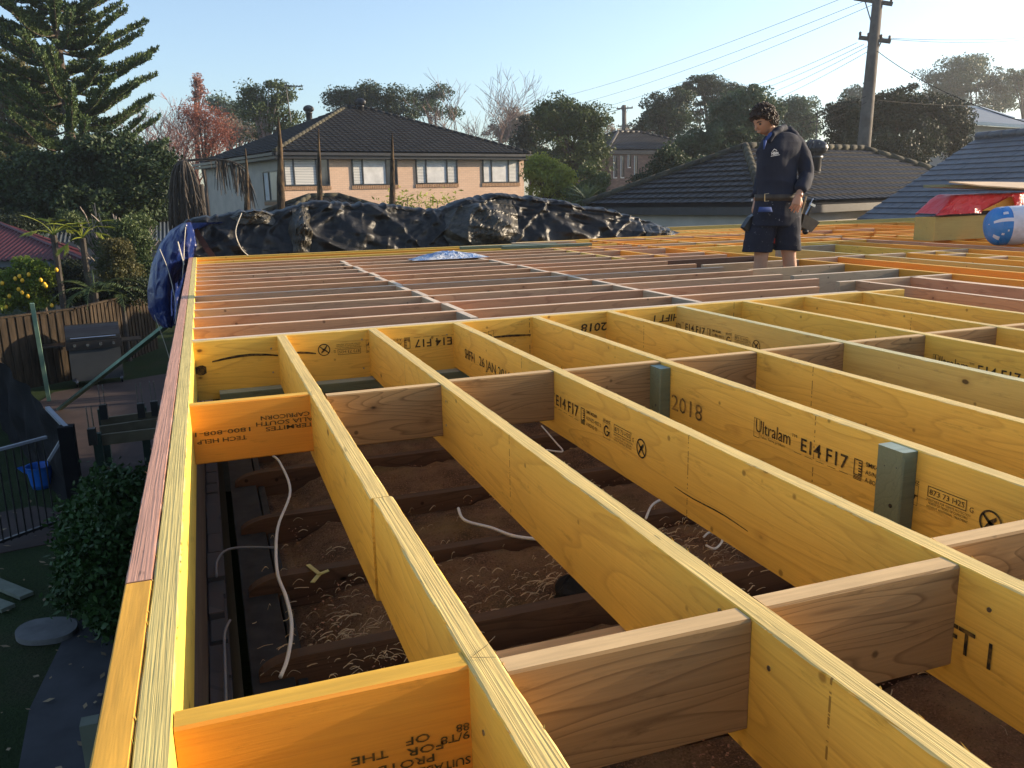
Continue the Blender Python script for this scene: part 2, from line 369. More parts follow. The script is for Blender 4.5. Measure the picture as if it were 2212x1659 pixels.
br = t.n('TexBrick'); br.inputs['Scale'].default_value = 1; br.inputs['Brick Width'].default_value = .24; br.inputs['Row Height'].default_value = .086; br.inputs['Mortar Size'].default_value = .01
sw = t.n('SeparateXYZ'); t.l(v, sw.inputs[0]); cx = t.n('CombineXYZ'); t.l(t.math('ADD', sw.outputs[0], sw.outputs[1]), cx.inputs[0]); t.l(sw.outputs[2], cx.inputs[1])
t.l(cx.outputs[0], br.inputs['Vector']); br.inputs['Color1'].default_value = (.09, .075, .07, 1); br.inputs['Color2'].default_value = (.15, .125, .11, 1); br.inputs['Mortar'].default_value = (.09, .085, .08, 1)
M['oldbrick'] = t.out(t.mix(t.noise(v, 9, 5), br.outputs[0], (.09, .08, .075)), .9, .2)

mb = MB(); mb.box(.24, 14.5, -3, 12.9, -.68, -.66)
mb.build('ceiling', M['dust'])['kind'] = 'structure'
mb = MB(); mb.box(-.088, .055, -3, 11.0, -3.0, -.62); mb.box(-.088, -.003, -3, 11.0, -.62, -.2435); mb.build('old_brick_wall', M['oldbrick']); tag(bpy.data.objects['old_brick_wall'], 'old grey brick wall under the left rim boards', 'wall')
mb = MB(); mb.box(-.045, 12.3, 11.0, 11.1, -3.0, -.62); mb.build('back_brick_wall', M['oldbrick']); tag(bpy.data.objects['back_brick_wall'], 'brick wall of the house below the far edge of the frame', 'wall')
mb = MB(); y = -.2; rq = random.Random(6)
while y < 6:
    l_ = rq.uniform(.10, .22); mb.box(.0+rq.uniform(0, .006), .052+rq.uniform(-.006, .004), y, y+l_, -.64, -.60+rq.uniform(-.012, .012)); y += l_+.012
tag(mb.build('brick_course', M['oldbrick']), 'broken top course of the old brick wall seen inside the left rim', 'bricks')
# grey wall plate and cornice boards
for (x0, x1, z, mt, lb) in ((.105, .215, -.60, 'greyplate', 'dark grey wall plate beside the open cavity'), (.222, .25, -.61, 'greyplate', 'narrow strip of pale old plaster board beside the plate')):
    if mt not in M: M[mt] = plain('grey_old_timber', (.030, .028, .026), .9, .4, 14)
    timber('wall_plate', ((x0+x1)/2, -2), ((x0+x1)/2, 10.9), x1-x0, .06, mt, lb, 'plate', ztop=z, jit=.001)
# old joists with rounded ends
def old_joist(y, k):
    mb = MB(); L = 13.8; h = .17; x0 = .125
    prof = [(x0, -h)] + [(x0+.13*(1-math.cos(math.pi/2*i/7)), -.05+.05*math.sin(math.pi/2*i/7)) for i in range(8)]
    n = 60
    prof += [(x0+.13+(L-.13)*i/n, .0) for i in range(1, n+1)]
    top = []; 
    for sgn in (-1, 1):
        top.append([(x, sgn*.024+.004*mn.noise(Vector((x*3, k, sgn))), z+.003*mn.noise(Vector((x*7, k*3, sgn)))) for x, z in prof])
    m_ = len(prof); vs = top[0]+top[1]+[(x, -.024, -h) for x, z in prof]+[(x, .024, -h) for x, z in prof]
    fs = []
    for i in range(m_-1):
        fs += [(i, i+1, m_+i+1, m_+i), (2*m_+i, 2*m_+i+1, i+1, i), (m_+i, m_+i+1, 3*m_+i+1, 3*m_+i)]
    fs.append((0, m_, 3*m_, 2*m_))
    mb.add(vs, fs); o = mb.build('old_joist', M['old'], loc=(0, y, -.545))
    tag(o, '%s old dark hardwood joist with rounded end in the dusty ceiling, counted from the camera' % ORD[k], 'joist', 'old ceiling joists')
for k in range(16): old_joist(.45+.56*k+(.03 if k % 3 == 0 else 0), k)
timber('bearer', (.01, 1.42), (6.5, 1.42), .11, .05, 'nog', 'brown bearer lying under the near joists, behind the nearest blocks', 'bearer', ztop=-.2455)
# insulation / dust heaps between the old joists
for k in range(9):
    y0 = .45+.56*k+.05; y1 = y0+.46
    mb = MB()
    def hp(u, v, k=k, y0=y0, y1=y1):
        x = .30+u*8.5 + .02*mn.noise(Vector((v*9, k, 2.)))*(1 if u < .01 else 0); y = y0+(y1-y0)*v
        e = min(1, u*60)*min(1, v*14+.3, (1-v)*14+.3)
        return (x, y, -.66 + e*(.075+.05*mn.noise(Vector((x*2.2, y*3.2, k*.2)))+.018*mn.noise(Vector((x*11, y*11, 0)))+.008*mn.noise(Vector((x*40, y*40, 0)))))
    mb.grid(hp, 300, 20); o = mb.build('dust_heap', M['dust'], smooth=True)
    o['kind'] = 'stuff'; o['label'] = 'brown dust and old insulation between the dark joists'
# sawdust crumbs, wood shavings
M['shaving'] = plain('pale_wood_shavings', (.46, .33, .18), .8, .3, 30)
M['crumb'] = plain('reddish_wood_crumbs', (.36, .17, .09), .9, .5, 40)
def ground_h(x, y): return -.60
mb = MB()
for _ in range(26000):
    x = random.uniform(.3, 4.6); y = random.uniform(.3, 5.2); s_ = random.uniform(.001, .0045)
    if mn.noise(Vector((x*1.6, y*1.6, 4))) < -.15: continue
    z = -.6+.02*mn.noise(Vector((x*2.2, y*2.2, 0))); a = random.random()*6.3; q = Vector((math.cos(a), math.sin(a), random.uniform(-.4, .4)))*s_; r_ = Vector((-q.y, q.x, random.uniform(-.3, .3)*s_))*.6
    p = Vector((x, y, z+.004)); mb.add([p-q-r_, p+q-r_, p+q+r_, p-q+r_], [(0,1,2,3)])
o = mb.build('sawdust', M['crumb']); o['kind'] = 'stuff'; o['label'] = 'reddish wood crumbs scattered over the dust'
mb = MB()
def shave(cx, cy, sx, sy, n, z=-.585):
    for _ in range(n):
        x = random.gauss(cx, sx); y = random.gauss(cy, sy); a = random.gauss(.3, .6); l = random.uniform(.012, .055); w = random.uniform(.0006, .0019); zz = z+random.uniform(0, .03)
        pts = []; k_ = 6; bend = random.uniform(-1.3, 1.3); cz = random.uniform(0, .014)
        px_, py_ = x, y
        for i in range(k_+1):
            pts.append((px_, py_, zz+cz*math.sin(math.pi*i/k_))); px_ += math.cos(a)*l/k_; py_ += math.sin(a)*l/k_; a += bend/k_+random.gauss(0, .18)
        vs = []; 
        for i, p in enumerate(pts): vs += [(p[0], p[1]-w, p[2]), (p[0], p[1]+w, p[2]+w)]
        mb.add(vs, [(2*i, 2*i+2, 2*i+3, 2*i+1) for i in range(k_)])
shave(.42, 2.22, .12, .14, 230); shave(1.15, 2.35, .30, .10, 260); shave(1.75, 2.45, .35, .2, 420); shave(2.3, 1.4, .4, .3, 260); shave(1.0, 3.1, .4, .3, 60); shave(.6, 2.7, .2, .2, 60); shave(3.0, 3.0, .8, .8, 200)
o = mb.build('wood_shavings', M['shaving']); o['kind'] = 'stuff'; o['label'] = 'curled pale wood shavings lying in drifts on the dust'
# cables
M['cable'] = plain('white_cable', (.75, .73, .68), .5, .05); M['cablegrey'] = plain('grey_cable', (.22, .22, .22), .5, .1)
def cable(pts, r, mat, label, flat=1):
    pts = [Vector(p) for p in pts]; out = []
    for i in range(len(pts)-1):
        p0, p1, p2, p3 = pts[max(i-1, 0)], pts[i], pts[i+1], pts[min(i+2, len(pts)-1)]
        for j in range(6):
            s_ = j/6; out.append(.5*((2*p1)+(p2-p0)*s_+(2*p0-5*p1+4*p2-p3)*s_*s_+(3*p1-p0-3*p2+p3)*s_**3))
    out.append(pts[-1]); mb = MB(); mb.tube(out, r, 6); o = mb.build('cable', mat, smooth=True); return tag(o, label, 'cable')
cable([onz(*q, -.50) for q in ((590, 985), (605, 1000), (627, 1060), (600, 1140), (598, 1230), (618, 1290), (630, 1350), (622, 1418), (606, 1462))], .0055, M['cable'], 'white cable snaking over the old joists in the first bay')
cable([onz(*q, -.56) for q in ((592, 1183), (500, 1185), (470, 1210), (468, 1245))], .0045, M['cablegrey'], 'upper dark grey cable hooking into the wall cavity')
cable([onz(*q, -.56) for q in ((497, 1340), (485, 1370), (486, 1440), (488, 1520))], .0045, M['cablegrey'], 'lower dark grey cable dropping into the wall cavity')
cable([onz(*q, -.53) for q in ((990, 1098), (1004, 1124), (1060, 1140), (1110, 1158), (1165, 1165))], .006, M['cable'], 'short white cable with taped end in the second bay')
cable([onz(*q, -.53) for q in ((1170, 920), (1200, 955), (1215, 975), (1180, 972))], .004, M['cable'], 'thin white cable under the third joist near the second row')
cable([onz(*q, -.53) for q in ((1395, 1120), (1410, 1090), (1440, 1080), (1480, 1110), (1530, 1140))], .005, M['cable'], 'white cable loop lying in the third bay')
cable([onz(*q, -.53) for q in ((1520, 1160), (1535, 1150), (1560, 1165), (1545, 1185), (1525, 1178))], .004, M['cable'], 'small coil of white cable in the third bay')
M['tape'] = plain('yellow_strap', (.55, .48, .16), .6)
mb = MB()
for a, b in (((665, 1220), (690, 1240)), ((690, 1240), (675, 1258)), ((690, 1240), (710, 1232))): mb.bar(onz(*a, -.54), onz(*b, -.535), .014, .003)
tag(mb.build('strap', M['tape']), 'crumpled yellow strap offcut lying on the dust', 'strap')

mb = MB(); c_ = onz(1240, 1268, -.55)
mb.grid(lambda u, v: Vector((c_.x+.07*math.cos(6.283*u)*math.sin(math.pi*v*.5)*(1+.35*mn.noise(Vector((u*6, v*3, 1)))), c_.y+.06*math.sin(6.283*u)*math.sin(math.pi*v*.5)*(1+.3*mn.noise(Vector((u*5, v*4, 7)))), -.60+.09*math.cos(math.pi*v*.5)*(1+.3*mn.noise(Vector((math.cos(6.283*u)*2, math.sin(6.283*u)*2, v*3)))))), 24, 12)
tag(mb.build('plastic_scrap', M['dark']), 'small black crumpled scrap lying among the shavings in the second bay', 'scrap')
# ------------------------------------------------------------------ ground
t = NT('lawn'); v = t.coords(rnd=False)
a = t.noise(v, .8, 5); b = t.noise(v, 30, 4, .7)
col = t.ramp(a, [(.35, (.022, .036, .012)), (.55, (.028, .046, .014)), (.7, (.05, .046, .025))]); col = t.mix(t.ramp(b, [(.4, .6), (.6, 0.)]), col, (.015, .025, .01))
t.bump(b, .8, .05); M['lawn'] = t.out(col, .95, .1)
mb = MB(); mb.box(-150, 190, -80, 190, -3.4, -3.0); o = mb.build('ground', M['lawn']); o['kind'] = 'structure'
M['paving'] = plain('grey_paving', (.04, .04, .045), .85, .3, 3, bump=.2)
M['redpave'] = plain('reddish_paving', (.04, .024, .02), .85, .3, 3)
def sheet(name, pts, z, mat, th=.02):
    n = len(pts); vs = [(*p[:2], z) for p in pts]+[(*p[:2], z-th) for p in pts]
    mb = MB(); mb.add(vs, [tuple(range(n)), tuple(range(2*n-1, n-1, -1))]+[(i, n+i, n+(i+1) % n, (i+1) % n) for i in range(n)])
    o = mb.build(name, mat); o['kind'] = 'structure'; return o
sheet('path', [(-1.1, 2), (-.05, 2), (-.05, 12), (-.6, 12), (-1.25, 9), (-1.45, 6.5)], -2.985, M['paving'])
sheet('patio', [(-1.7, 11), (-.05, 11), (-.05, 20), (-3.0, 18.6), (-3.2, 17.4)], -2.98, M['redpave'])
sheet('garden_path', [(-4.5, 9.5), (-1.75, 10.0), (-1.6, 10.9), (-2.2, 11.4), (-4.5, 10.9)], -2.99, M['redpave'])
M['slab'] = plain('pale_slab', (.11, .11, .11), .9, .2, 8)
pts = [onz(100+68*math.copysign(abs(math.cos(a_))**.8, math.cos(a_)), 1360-10*math.cos(a_)-24*math.sin(a_), -2.95) for a_ in [6.2832*k_/28 for k_ in range(28)]][::-1]
n = len(pts); mb = MB(); mb.add([(p.x, p.y, -2.94) for p in pts]+[(p.x, p.y, -2.99) for p in pts], [tuple(range(n))]+[(i, n+i, n+(i+1) % n, (i+1) % n) for i in range(n)])
tag(mb.build('stepping_stone', M['slab']), 'pale rounded stepping stone on the lawn beside the path', 'stepping stone')
M['plank'] = plain('weathered_green_plank', (.13, .145, .11), .85, .2, 8)
for a, b, lb in (((-20, 1255), (58, 1287), 'longer weathered plank lying on the dark lawn'), ((-20, 1300), (18, 1314), 'shorter weathered plank at the left picture edge')):
    A, B = onz(*a, -2.97), onz(*b, -2.97); mb = MB(); mb.bar(A, B, .13, .035); tag(mb.build('plank', M['plank']), lb, 'plank', 'planks on the lawn')
mb = MB(); M['leaflit'] = plain('dry_leaves', (.22, .16, .09), .8, .4)
for _ in range(260):
    p = Vector((random.uniform(-2.6, -.1), random.uniform(3.5, 12), -2.965)); s_ = random.uniform(.015, .05); a = random.random()*6.3
    q = Vector((math.cos(a), math.sin(a), .2))*s_; r_ = Vector((-q.y, q.x, .1*s_))*.5; mb.add([p-q, p+r_, p+q, p-r_], [(0,1,2,3)])
o = mb.build('fallen_leaves', M['leaflit']); o['kind'] = 'stuff'; o['label'] = 'dry leaves scattered over the dark path'

# ------------------------------------------------------------------ tiled roofs and houses
import bmesh
def tiled(name, mat, org, e, s, L, poly, parent=None, gauge=.34, tw=.30, amp=.025, step=.03, flat=False, smooth=False, du=None):
    """tile courses on the plane org + u*e + v*s, clipped to poly [(u, v), ...] (counter-clockwise)"""
    org = Vector(org); e = Vector(e).normalized(); s = Vector(s).normalized(); nrm = e.cross(s).normalized()
    if nrm.z < 0: nrm = -nrm
    u0 = min(p[0] for p in poly); u1 = max(p[0] for p in poly); v1 = max(p[1] for p in poly)
    bm = bmesh.new(); rows = int(v1/gauge)+1
    if flat:
        for j in range(rows):
            off = (j % 2)*tw/2; i = int((u0-off)/tw)-1
            while i*tw+off < u1:
                a = i*tw+off+.006; b = a+tw-.012; jt = random.uniform(-.004, .004); va, vb = j*gauge, (j+1)*gauge+.02
                q = []
                for (uu, vv, h) in ((a, va, step+jt), (b, va, step+jt*-1), (b, vb, .004), (a, vb, .004), (a, va, -.01), (b, va, -.01)):
                    q.append(bm.verts.new((uu, vv, h)))
                bm.faces.new((q[0], q[1], q[2], q[3])); bm.faces.new((q[4], q[5], q[1], q[0])); 
                q2 = [bm.verts.new(c) for c in ((a, va, -.01), (a, vb, -.01), (b, va, -.01), (b, vb, -.01))]
                bm.faces.new((q[0], q[3], q2[1], q2[0])); bm.faces.new((q2[2], q2[3], q[2], q[1]))
                i += 1
        c = [bm.verts.new((p[0], p[1], -.012)) for p in poly]; bm.faces.new(c)
    else:
        du = du or tw/5; nu = int((u1-u0)/du)+1
        prev = None
        for j in range(rows):
            for (vv, h0) in ((j*gauge, step), ((j+1)*gauge, 0.)):
                row = []
                jit = .0
                for i in range(nu+1):
                    u = u0+i*du; ph = (u/tw) % 1
                    wv = amp*abs(math.sin(math.pi*ph*2))**.7 if amp else 0
                    row.append(bm.verts.new((u, vv, h0+wv)))
                if prev:
                    for i in range(nu): bm.faces.new((prev[i], prev[i+1], row[i+1], row[i]))
                prev = row
    cx_ = sum(p[0] for p in poly)/len(poly); cy_ = sum(p[1] for p in poly)/len(poly)
    for i in range(len(poly)):
        p, q = poly[i], poly[(i+1) % len(poly)]; d = Vector((q[0]-p[0], q[1]-p[1], 0))
        if d.length < 1e-6: continue
        no = Vector((d.y, -d.x, 0)).normalized()
        if no.dot(Vector((cx_-p[0], cy_-p[1], 0))) > 0: no = -no
        bmesh.ops.bisect_plane(bm, geom=bm.verts[:]+bm.edges[:]+bm.faces[:], plane_co=Vector((p[0], p[1], 0)), plane_no=no, clear_outer=True)
    me = bpy.data.meshes.new(name)
    Mx = Matrix((e, s, nrm)).transposed().to_4x4(); bm.transform(Matrix.Translation(org) @ Mx)
    bm.to_mesh(me); bm.free(); me.materials.append(mat)
    o = bpy.data.objects.new(name, me); C.objects.link(o)
    if parent: o.parent = parent
    return o

def hipcap(mb, a, b, r=.11, seg=.42):
    a, b = Vector(a), Vector(b); L = (b-a).length; n = max(1, int(L/seg)); d = (b-a)/n
    for i in range(n):
        p = a+d*i; q = p+d*1.06; mb.tube([p+Vector((0, 0, .0)), q+Vector((0, 0, .03))], [r*1.12, r*.9], 8)

def tilemat(name, c1, c2, rough=.55, spec=.5, moss=None, rnd=False):
    t = NT(name); v = t.coords(rnd=False); a = t.noise(v, 1.2, 5, .6); b = t.noise(v, 22, 4, .65)
    col = t.mix(t.ramp(a, [(.35, 0.), (.65, 1.)]), c1, c2); col = t.mix(t.ramp(b, [(.35, .45), (.6, 0.)]), col, tuple(k*.5 for k in c1))
    if moss: col = t.mix(t.ramp(t.noise(v, 3.4, 6, .7), [(.55, 0.), (.68, .8)]), col, moss)
    if rnd:
        vo = t.n('TexVoronoi'); vo.inputs['Scale'].default_value = 3.2; t.l(v, vo.inputs['Vector']); col = t.mix(.35, col, t.mix(vo.outputs['Distance'], c1, c2))
    t.bump(b, .25, .01); return t.out(col, rough, spec)
M['tile'] = tilemat('dark_charcoal_tiles', (.010, .010, .010), (.022, .021, .020), .65, .25)
M['tile2'] = tilemat('brown_black_tiles', (.013, .012, .012), (.030, .027, .026), .55, .35)
M['tile3'] = tilemat('slate_blue_tiles', (.065, .072, .085), (.125, .132, .145), .5, .45, rnd=True)
M['mossy'] = tilemat('mossy_hip_tiles', (.045, .042, .034), (.10, .09, .06), .85, .15, moss=(.09, .085, .045))
M['black'] = plain('black_metal', (.012, .012, .014), .35, .2, spec=.6)
M['gutter'] = plain('dark_gutter', (.03, .03, .034), .4)
M['whitepaint'] = plain('white_paint', (.75, .74, .70), .5, .05)

def brickmat(name, c1, c2, mortar, w=.24, h=.086, rough=.85, ang=0, scale=1):
    t = NT(name); v = t.coords(rnd=False); sx = t.n('SeparateXYZ'); t.l(v, sx.inputs[0]); cb = t.n('CombineXYZ')
    t.l(t.math('ADD', sx.outputs[0], sx.outputs[1]), cb.inputs[0]); t.l(sx.outputs[2], cb.inputs[1])
    br = t.n('TexBrick'); t.l(cb.outputs[0], br.inputs['Vector']); br.inputs['Scale'].default_value = 1
    br.inputs['Brick Width'].default_value = w; br.inputs['Row Height'].default_value = h; br.inputs['Mortar Size'].default_value = .007
    br.inputs['Color1'].default_value = (*c1, 1); br.inputs['Color2'].default_value = (*c2, 1); br.inputs['Mortar'].default_value = (*mortar, 1)
    col = t.mix(t.ramp(t.noise(v, .9, 4), [(.4, 0.), (.75, .3)]), br.outputs[0], tuple(k*.75 for k in c1))
    t.bump(br.outputs['Fac'], -.3, .01); return t.out(col, rough, .2)
M['brick_or'] = brickmat('peach_brick', (.62, .43, .31), (.66, .47, .345), (.50, .36, .27))
M['render'] = plain('grey_rendered_brick', (.46, .41, .35), .9, .12, 1.5)
M['brick_br'] = brickmat('brown_brick', (.16, .10, .085), (.23, .15, .12), (.12, .11, .10))
M['glass'] = None
def glassmat(name, col, rough=.08, spec=.8):
    t = NT(name); return t.out(t.mix(t.ramp(t.noise(t.coords(rnd=False), .8, 2), [(.3, 0.), (.7, 1.)]), tuple(k*.75 for k in col), col), rough, spec)
M['glass'] = glassmat('dark_window_glass', (.05, .06, .075))
t = NT('venetian_blind'); v = t.coords(rnd=False); sx = t.n('SeparateXYZ'); t.l(v, sx.inputs[0])
st = t.math('SINE', t.math('MULTIPLY', sx.outputs[2], 2*math.pi/.07)); M['blind'] = t.out(t.mix(t.ramp(t.math('MULTIPLY_ADD', st, .5, .5), [(.1, 0.), (.6, 1.)]), (.28, .29, .30), (.66, .65, .62)), .5, .3)
M['sideglass'] = glassmat('blue_grey_glass', (.16, .20, .23), .15)
M['curtain'] = plain('pale_curtain', (.6, .6, .6), .8, .15, 3)

def frame_of(org, e):
    e = Vector(e).normalized(); n = Vector((e.y, -e.x, 0)); return Matrix((e, n, Vector((0, 0, 1)))).transposed().to_4x4(), n

def window(par, org, e, u, z, w, h, panes, mats, blinds=None, sill=True, fr=.06):
    """window on a wall whose outside is e x up; panes: list of widths fractions"""
    Mx = Matrix.Translation(org) @ frame_of(org, e)[0]
    mb = MB(); mb.M = Mx
    mb.box(u, u+w, -.02, .05, z, z+fr); mb.box(u, u+w, -.02, .05, z+h-fr, z+h); mb.box(u, u+fr, -.02, .05, z+fr, z+h-fr); mb.box(u+w-fr, u+w, -.02, .05, z+fr, z+h-fr)
    x = u; edges = []
    for k, p in enumerate(panes):
        edges.append((x, x+w*p)); x += w*p
        if k < len(panes)-1: mb.box(x-.03, x+.03, -.015, .045, z+fr, z+h-fr)
    wd = mb.build('window', M['black'], par)
    for k, (a, b) in enumerate(edges):
        mb = MB(); mb.M = Mx; mb.box(a+.01, b-.01, -.012, .006, z+.03, z+h-.03); mb.build('pane', mats[k % len(mats)], wd)
    if sill:
        mb = MB(); mb.M = Mx; n = int(w/.09)
        for i in range(n+1): mb.box(u-.05+i*(w+.1-.08)/n, u-.05+i*(w+.1-.08)/n+.072, -.01, .045, z-.17, z-.01)
        mb.build('sill', M['sill'], wd)
    return wd
M['sill'] = plain('brown_sill_brick', (.36, .22, .13), .85, .2, 9)

def whirly(par, loc, s=1.):
    mb = MB(); mb.lathe([(.16, -.35), (.16, .0), (.19, .02), (.19, .06), (.17, .08)], 20); 
    o = mb.build('roof_vent', M['black'], par, loc=loc, smooth=True); o.scale = (s, s, s)
    mb = MB(); n = 22
    for k in range(n):
        a0 = 2*math.pi*k/n; pts = []
        for j in range(9):
            th = j/8*math.pi*.94; r = .245*math.sin(th*.93+.22)+.02; z = .08+.17*(1-math.cos(th)); pts.append((r, z, a0+.25*j/8))
        vs = []
        for r, z, a in pts: vs += [(r*math.cos(a), r*math.sin(a), z), ((r+.018)*math.cos(a+.24), (r+.018)*math.sin(a+.24), z)]
        mb.add(vs, [(2*i, 2*i+2, 2*i+3, 2*i+1) for i in range(8)])
    mb.lathe([(.0, .425), (.1, .42), (.13, .40)], 16)
    mb.build('turbine', M['black'], o)
    return o

# --- two-storey peach brick house
FL = Vector((3.305, 38.503, 2.70)); e_ = Vector((.96546, .26057, 0)); p_ = Vector((-.26057, .96546, 0))
HW, HD, ov = 13.53, 12.6, .45; tp = math.tan(R(22.5))
H = empty('brick_house', FL+e_*HW/2+p_*HD/2+Vector((0, 0, -5.7)), 'two-storey peach brick house with black tiled hip roof and four wide front windows', 'house')
H0 = H.location.copy()
def HL(v): return Vector(v)-H0
def hl(o): return o
A = FL.copy(); B = FL+e_*HW; Cc = B+p_*HD; Dd = FL+p_*HD
ridge_h = HD/2*tp
R1 = A+e_*(HD/2)+p_*(HD/2)+Vector((0, 0, ridge_h)); R2 = B-e_*(HD/2)+p_*(HD/2)+Vector((0, 0, ridge_h))
roof = MB(); 
def under(mb, pts):  # solid under-roof skin just below the tiles
    mb.add([p-Vector((0, 0, .06)) for p in pts], [tuple(range(len(pts)))])
for f in ((A, B, R2, R1), (B, Cc, R2), (Cc, Dd, R1, R2), (Dd, A, R1)): under(roof, [HL(p) for p in f])
rf = roof.build('roof', M['gutter'], H)
sl_ = HD/2/math.cos(math.atan(tp))
up = lambda inward: (inward+Vector((0, 0, tp))).normalized()
tiled('tiles', M['tile'], HL(A), e_, up(p_), HW, [(0, 0), (HW, 0), (HW-HD/2, sl_), (HD/2, sl_)], rf, gauge=.33, amp=.035, step=.035)
tiled('tiles', M['tile'], HL(Dd), -p_, up(e_), HD, [(0, 0), (HD, 0), (HD/2, sl_)], rf, gauge=.33, amp=.03, step=.035)
tiled('tiles', M['tile'], HL(B), p_, up(-e_), HD, [(0, 0), (HD, 0), (HD/2, sl_)], rf, gauge=.33, amp=0, step=.035, du=1)
mb = MB(); hipcap(mb, HL(A), HL(R1)); mb.build('hip_cap', M['mossy'], rf, smooth=True)
mb = MB(); hipcap(mb, HL(B), HL(R2)); hipcap(mb, HL(R1), HL(R2)); mb.build('hip_cap', M['tile'], rf, smooth=True)
mb = MB()
for a, b, off in ((A, B, -p_), (A, Dd, -e_), (B, Cc, e_)):
    mb.bar(HL(a)+off*.06+Vector((0, 0, -.09)), HL(b)+off*.06+Vector((0, 0, -.09)), .12, .12)
mb.build('gutter', M['gutter'], rf)
mb = MB(); mb.M = Matrix.Identity(4)
q = [HL(A)+Vector((0, 0, -.17)), HL(B)+Vector((0, 0, -.17)), HL(Cc)+Vector((0, 0, -.17)), HL(Dd)+Vector((0, 0, -.17))]
mb.add(q+[p-Vector((0, 0, .12)) for p in q], [(0,1,2,3), (7,6,5,4), (0,4,5,1), (1,5,6,2), (2,6,7,3), (3,7,4,0)]); mb.build('eaves', M['gutter'], rf)
wa = A+(e_+p_)*ov+Vector((0, 0, -.29)); wb = B+(-e_+p_)*.12+Vector((0, 0, -.29)); wb = A+e_*(HW-.12)+p_*ov+Vector((0, 0, -.29)); wd_ = A+e_*ov+p_*(HD-ov)+Vector((0, 0, -.29)); wc = wb+p_*(HD-2*ov)
def wallmb(a, b, h):
    mb = MB(); d = (b-a).normalized(); n = Vector((d.y, -d.x, 0)); t_ = .2
    q = [a, b, b-n*t_, a-n*t_]; mb.add([p for p in q]+[p-Vector((0, 0, h)) for p in q], [(3,2,1,0), (4,5,6,7), (0,1,5,4), (1,2,6,5), (2,3,7,6), (3,0,4,7)]); return mb
def waved(name, a, b, h, mat, par, base):
    """wall built in its own axes so that bricks run along it"""
    d = (b-a); L_ = d.length; mb = MB(); mb.box(0, L_, 0, .2, -h, 0); o = mb.build(name, mat, par, loc=a-base, rz=math.atan2(d.y, d.x)); return o
waved('front_wall', wa, wb, 5.4, M['brick_or'], H, H0)
waved('side_wall', wd_, wa-p_*-.2, 5.4, M['render'], H, H0)
waved('side_wall', wb+p_*.2, wc, 5.4, M['brick_or'], H, H0); waved('back_wall', wc, wd_, 5.4, M['render'], H, H0)
# window edges measured along the eave line
def along(px, py=370):  # distance along the front wall under an image column
    v = ray(px, py); n = p_; t_ = (wa-O).dot(n)/v.dot(n); return (O+v*t_-wa).dot(e_)
def zat(px, py):
    v = ray(px, py); t_ = (wa-O).dot(p_)/v.dot(p_); return (O+v*t_).z-wa.z
for (x0, x1, yt, yb, panes, mats) in ((612, 711, 338, 402, (.22, .50, .28), ('blind', 'blind', 'glass')), (760, 858, 340, 400, (.23, .52, .25), ('blind', 'curtain', 'glass')),
                                      (898, 988, 342, 397, (.24, .50, .26), ('blind', 'curtain', 'blind')), (1042, 1121, 343, 395, (.24, .46, .30), ('curtain', 'curtain', 'blind'))):
    u0 = along(x0); u1 = along(x1); z0 = zat((x0+x1)/2, yb); z1 = zat((x0+x1)/2, yt)
    window(H, wa-H0, e_, u0, z0, u1-u0, z1-z0, panes, [M[m] for m in mats])
window(H, wa-H0+p_*2.6, -p_, .1, -1.80, 2.1, 1.35, (.35, .65), [M['curtain'], M['sideglass']], sill=True)
mb = MB(); mb.bar(HL(wa)+(-e_-p_)*.06+Vector((0, 0, 0)), HL(wa)+(-e_-p_)*.06+Vector((0, 0, -5.3)), .1, .1); mb.build('downpipe', M['gutter'], H)
def on_roof(px, py, org, nrm):
    v = ray(px, py); t_ = (org-O).dot(nrm)/v.dot(nrm); return O+v*t_
nf = e_.cross(up(p_)); nl = (-p_).cross(up(e_))
whirly(H, on_roof(779, 238, A, nf)-H0+Vector((0, 0, .15)), 1.05)
whirly(H, on_roof(668, 256, A, nl)-H0+Vector((0, 0, .25)), 1.05)
# TV antenna
ab = on_roof(629, 264, A, nl)-H0; mb = MB(); top_ = Vector((-.15, 0, 2.0))
mb.tube([ab, ab+top_], .035, 6); mb.bar(ab+top_-e_*.1, ab+top_+e_*1.0, .05, .05)
for k in range(6): c0 = ab+top_+e_*(.05+k*.17); mb.bar(c0-p_*.35, c0+p_*.35, .03, .03)
mb.bar(ab+top_*.95, ab+top_*.55+e_*.3, .02, .02); mb.build('antenna', M['gutter'], H)

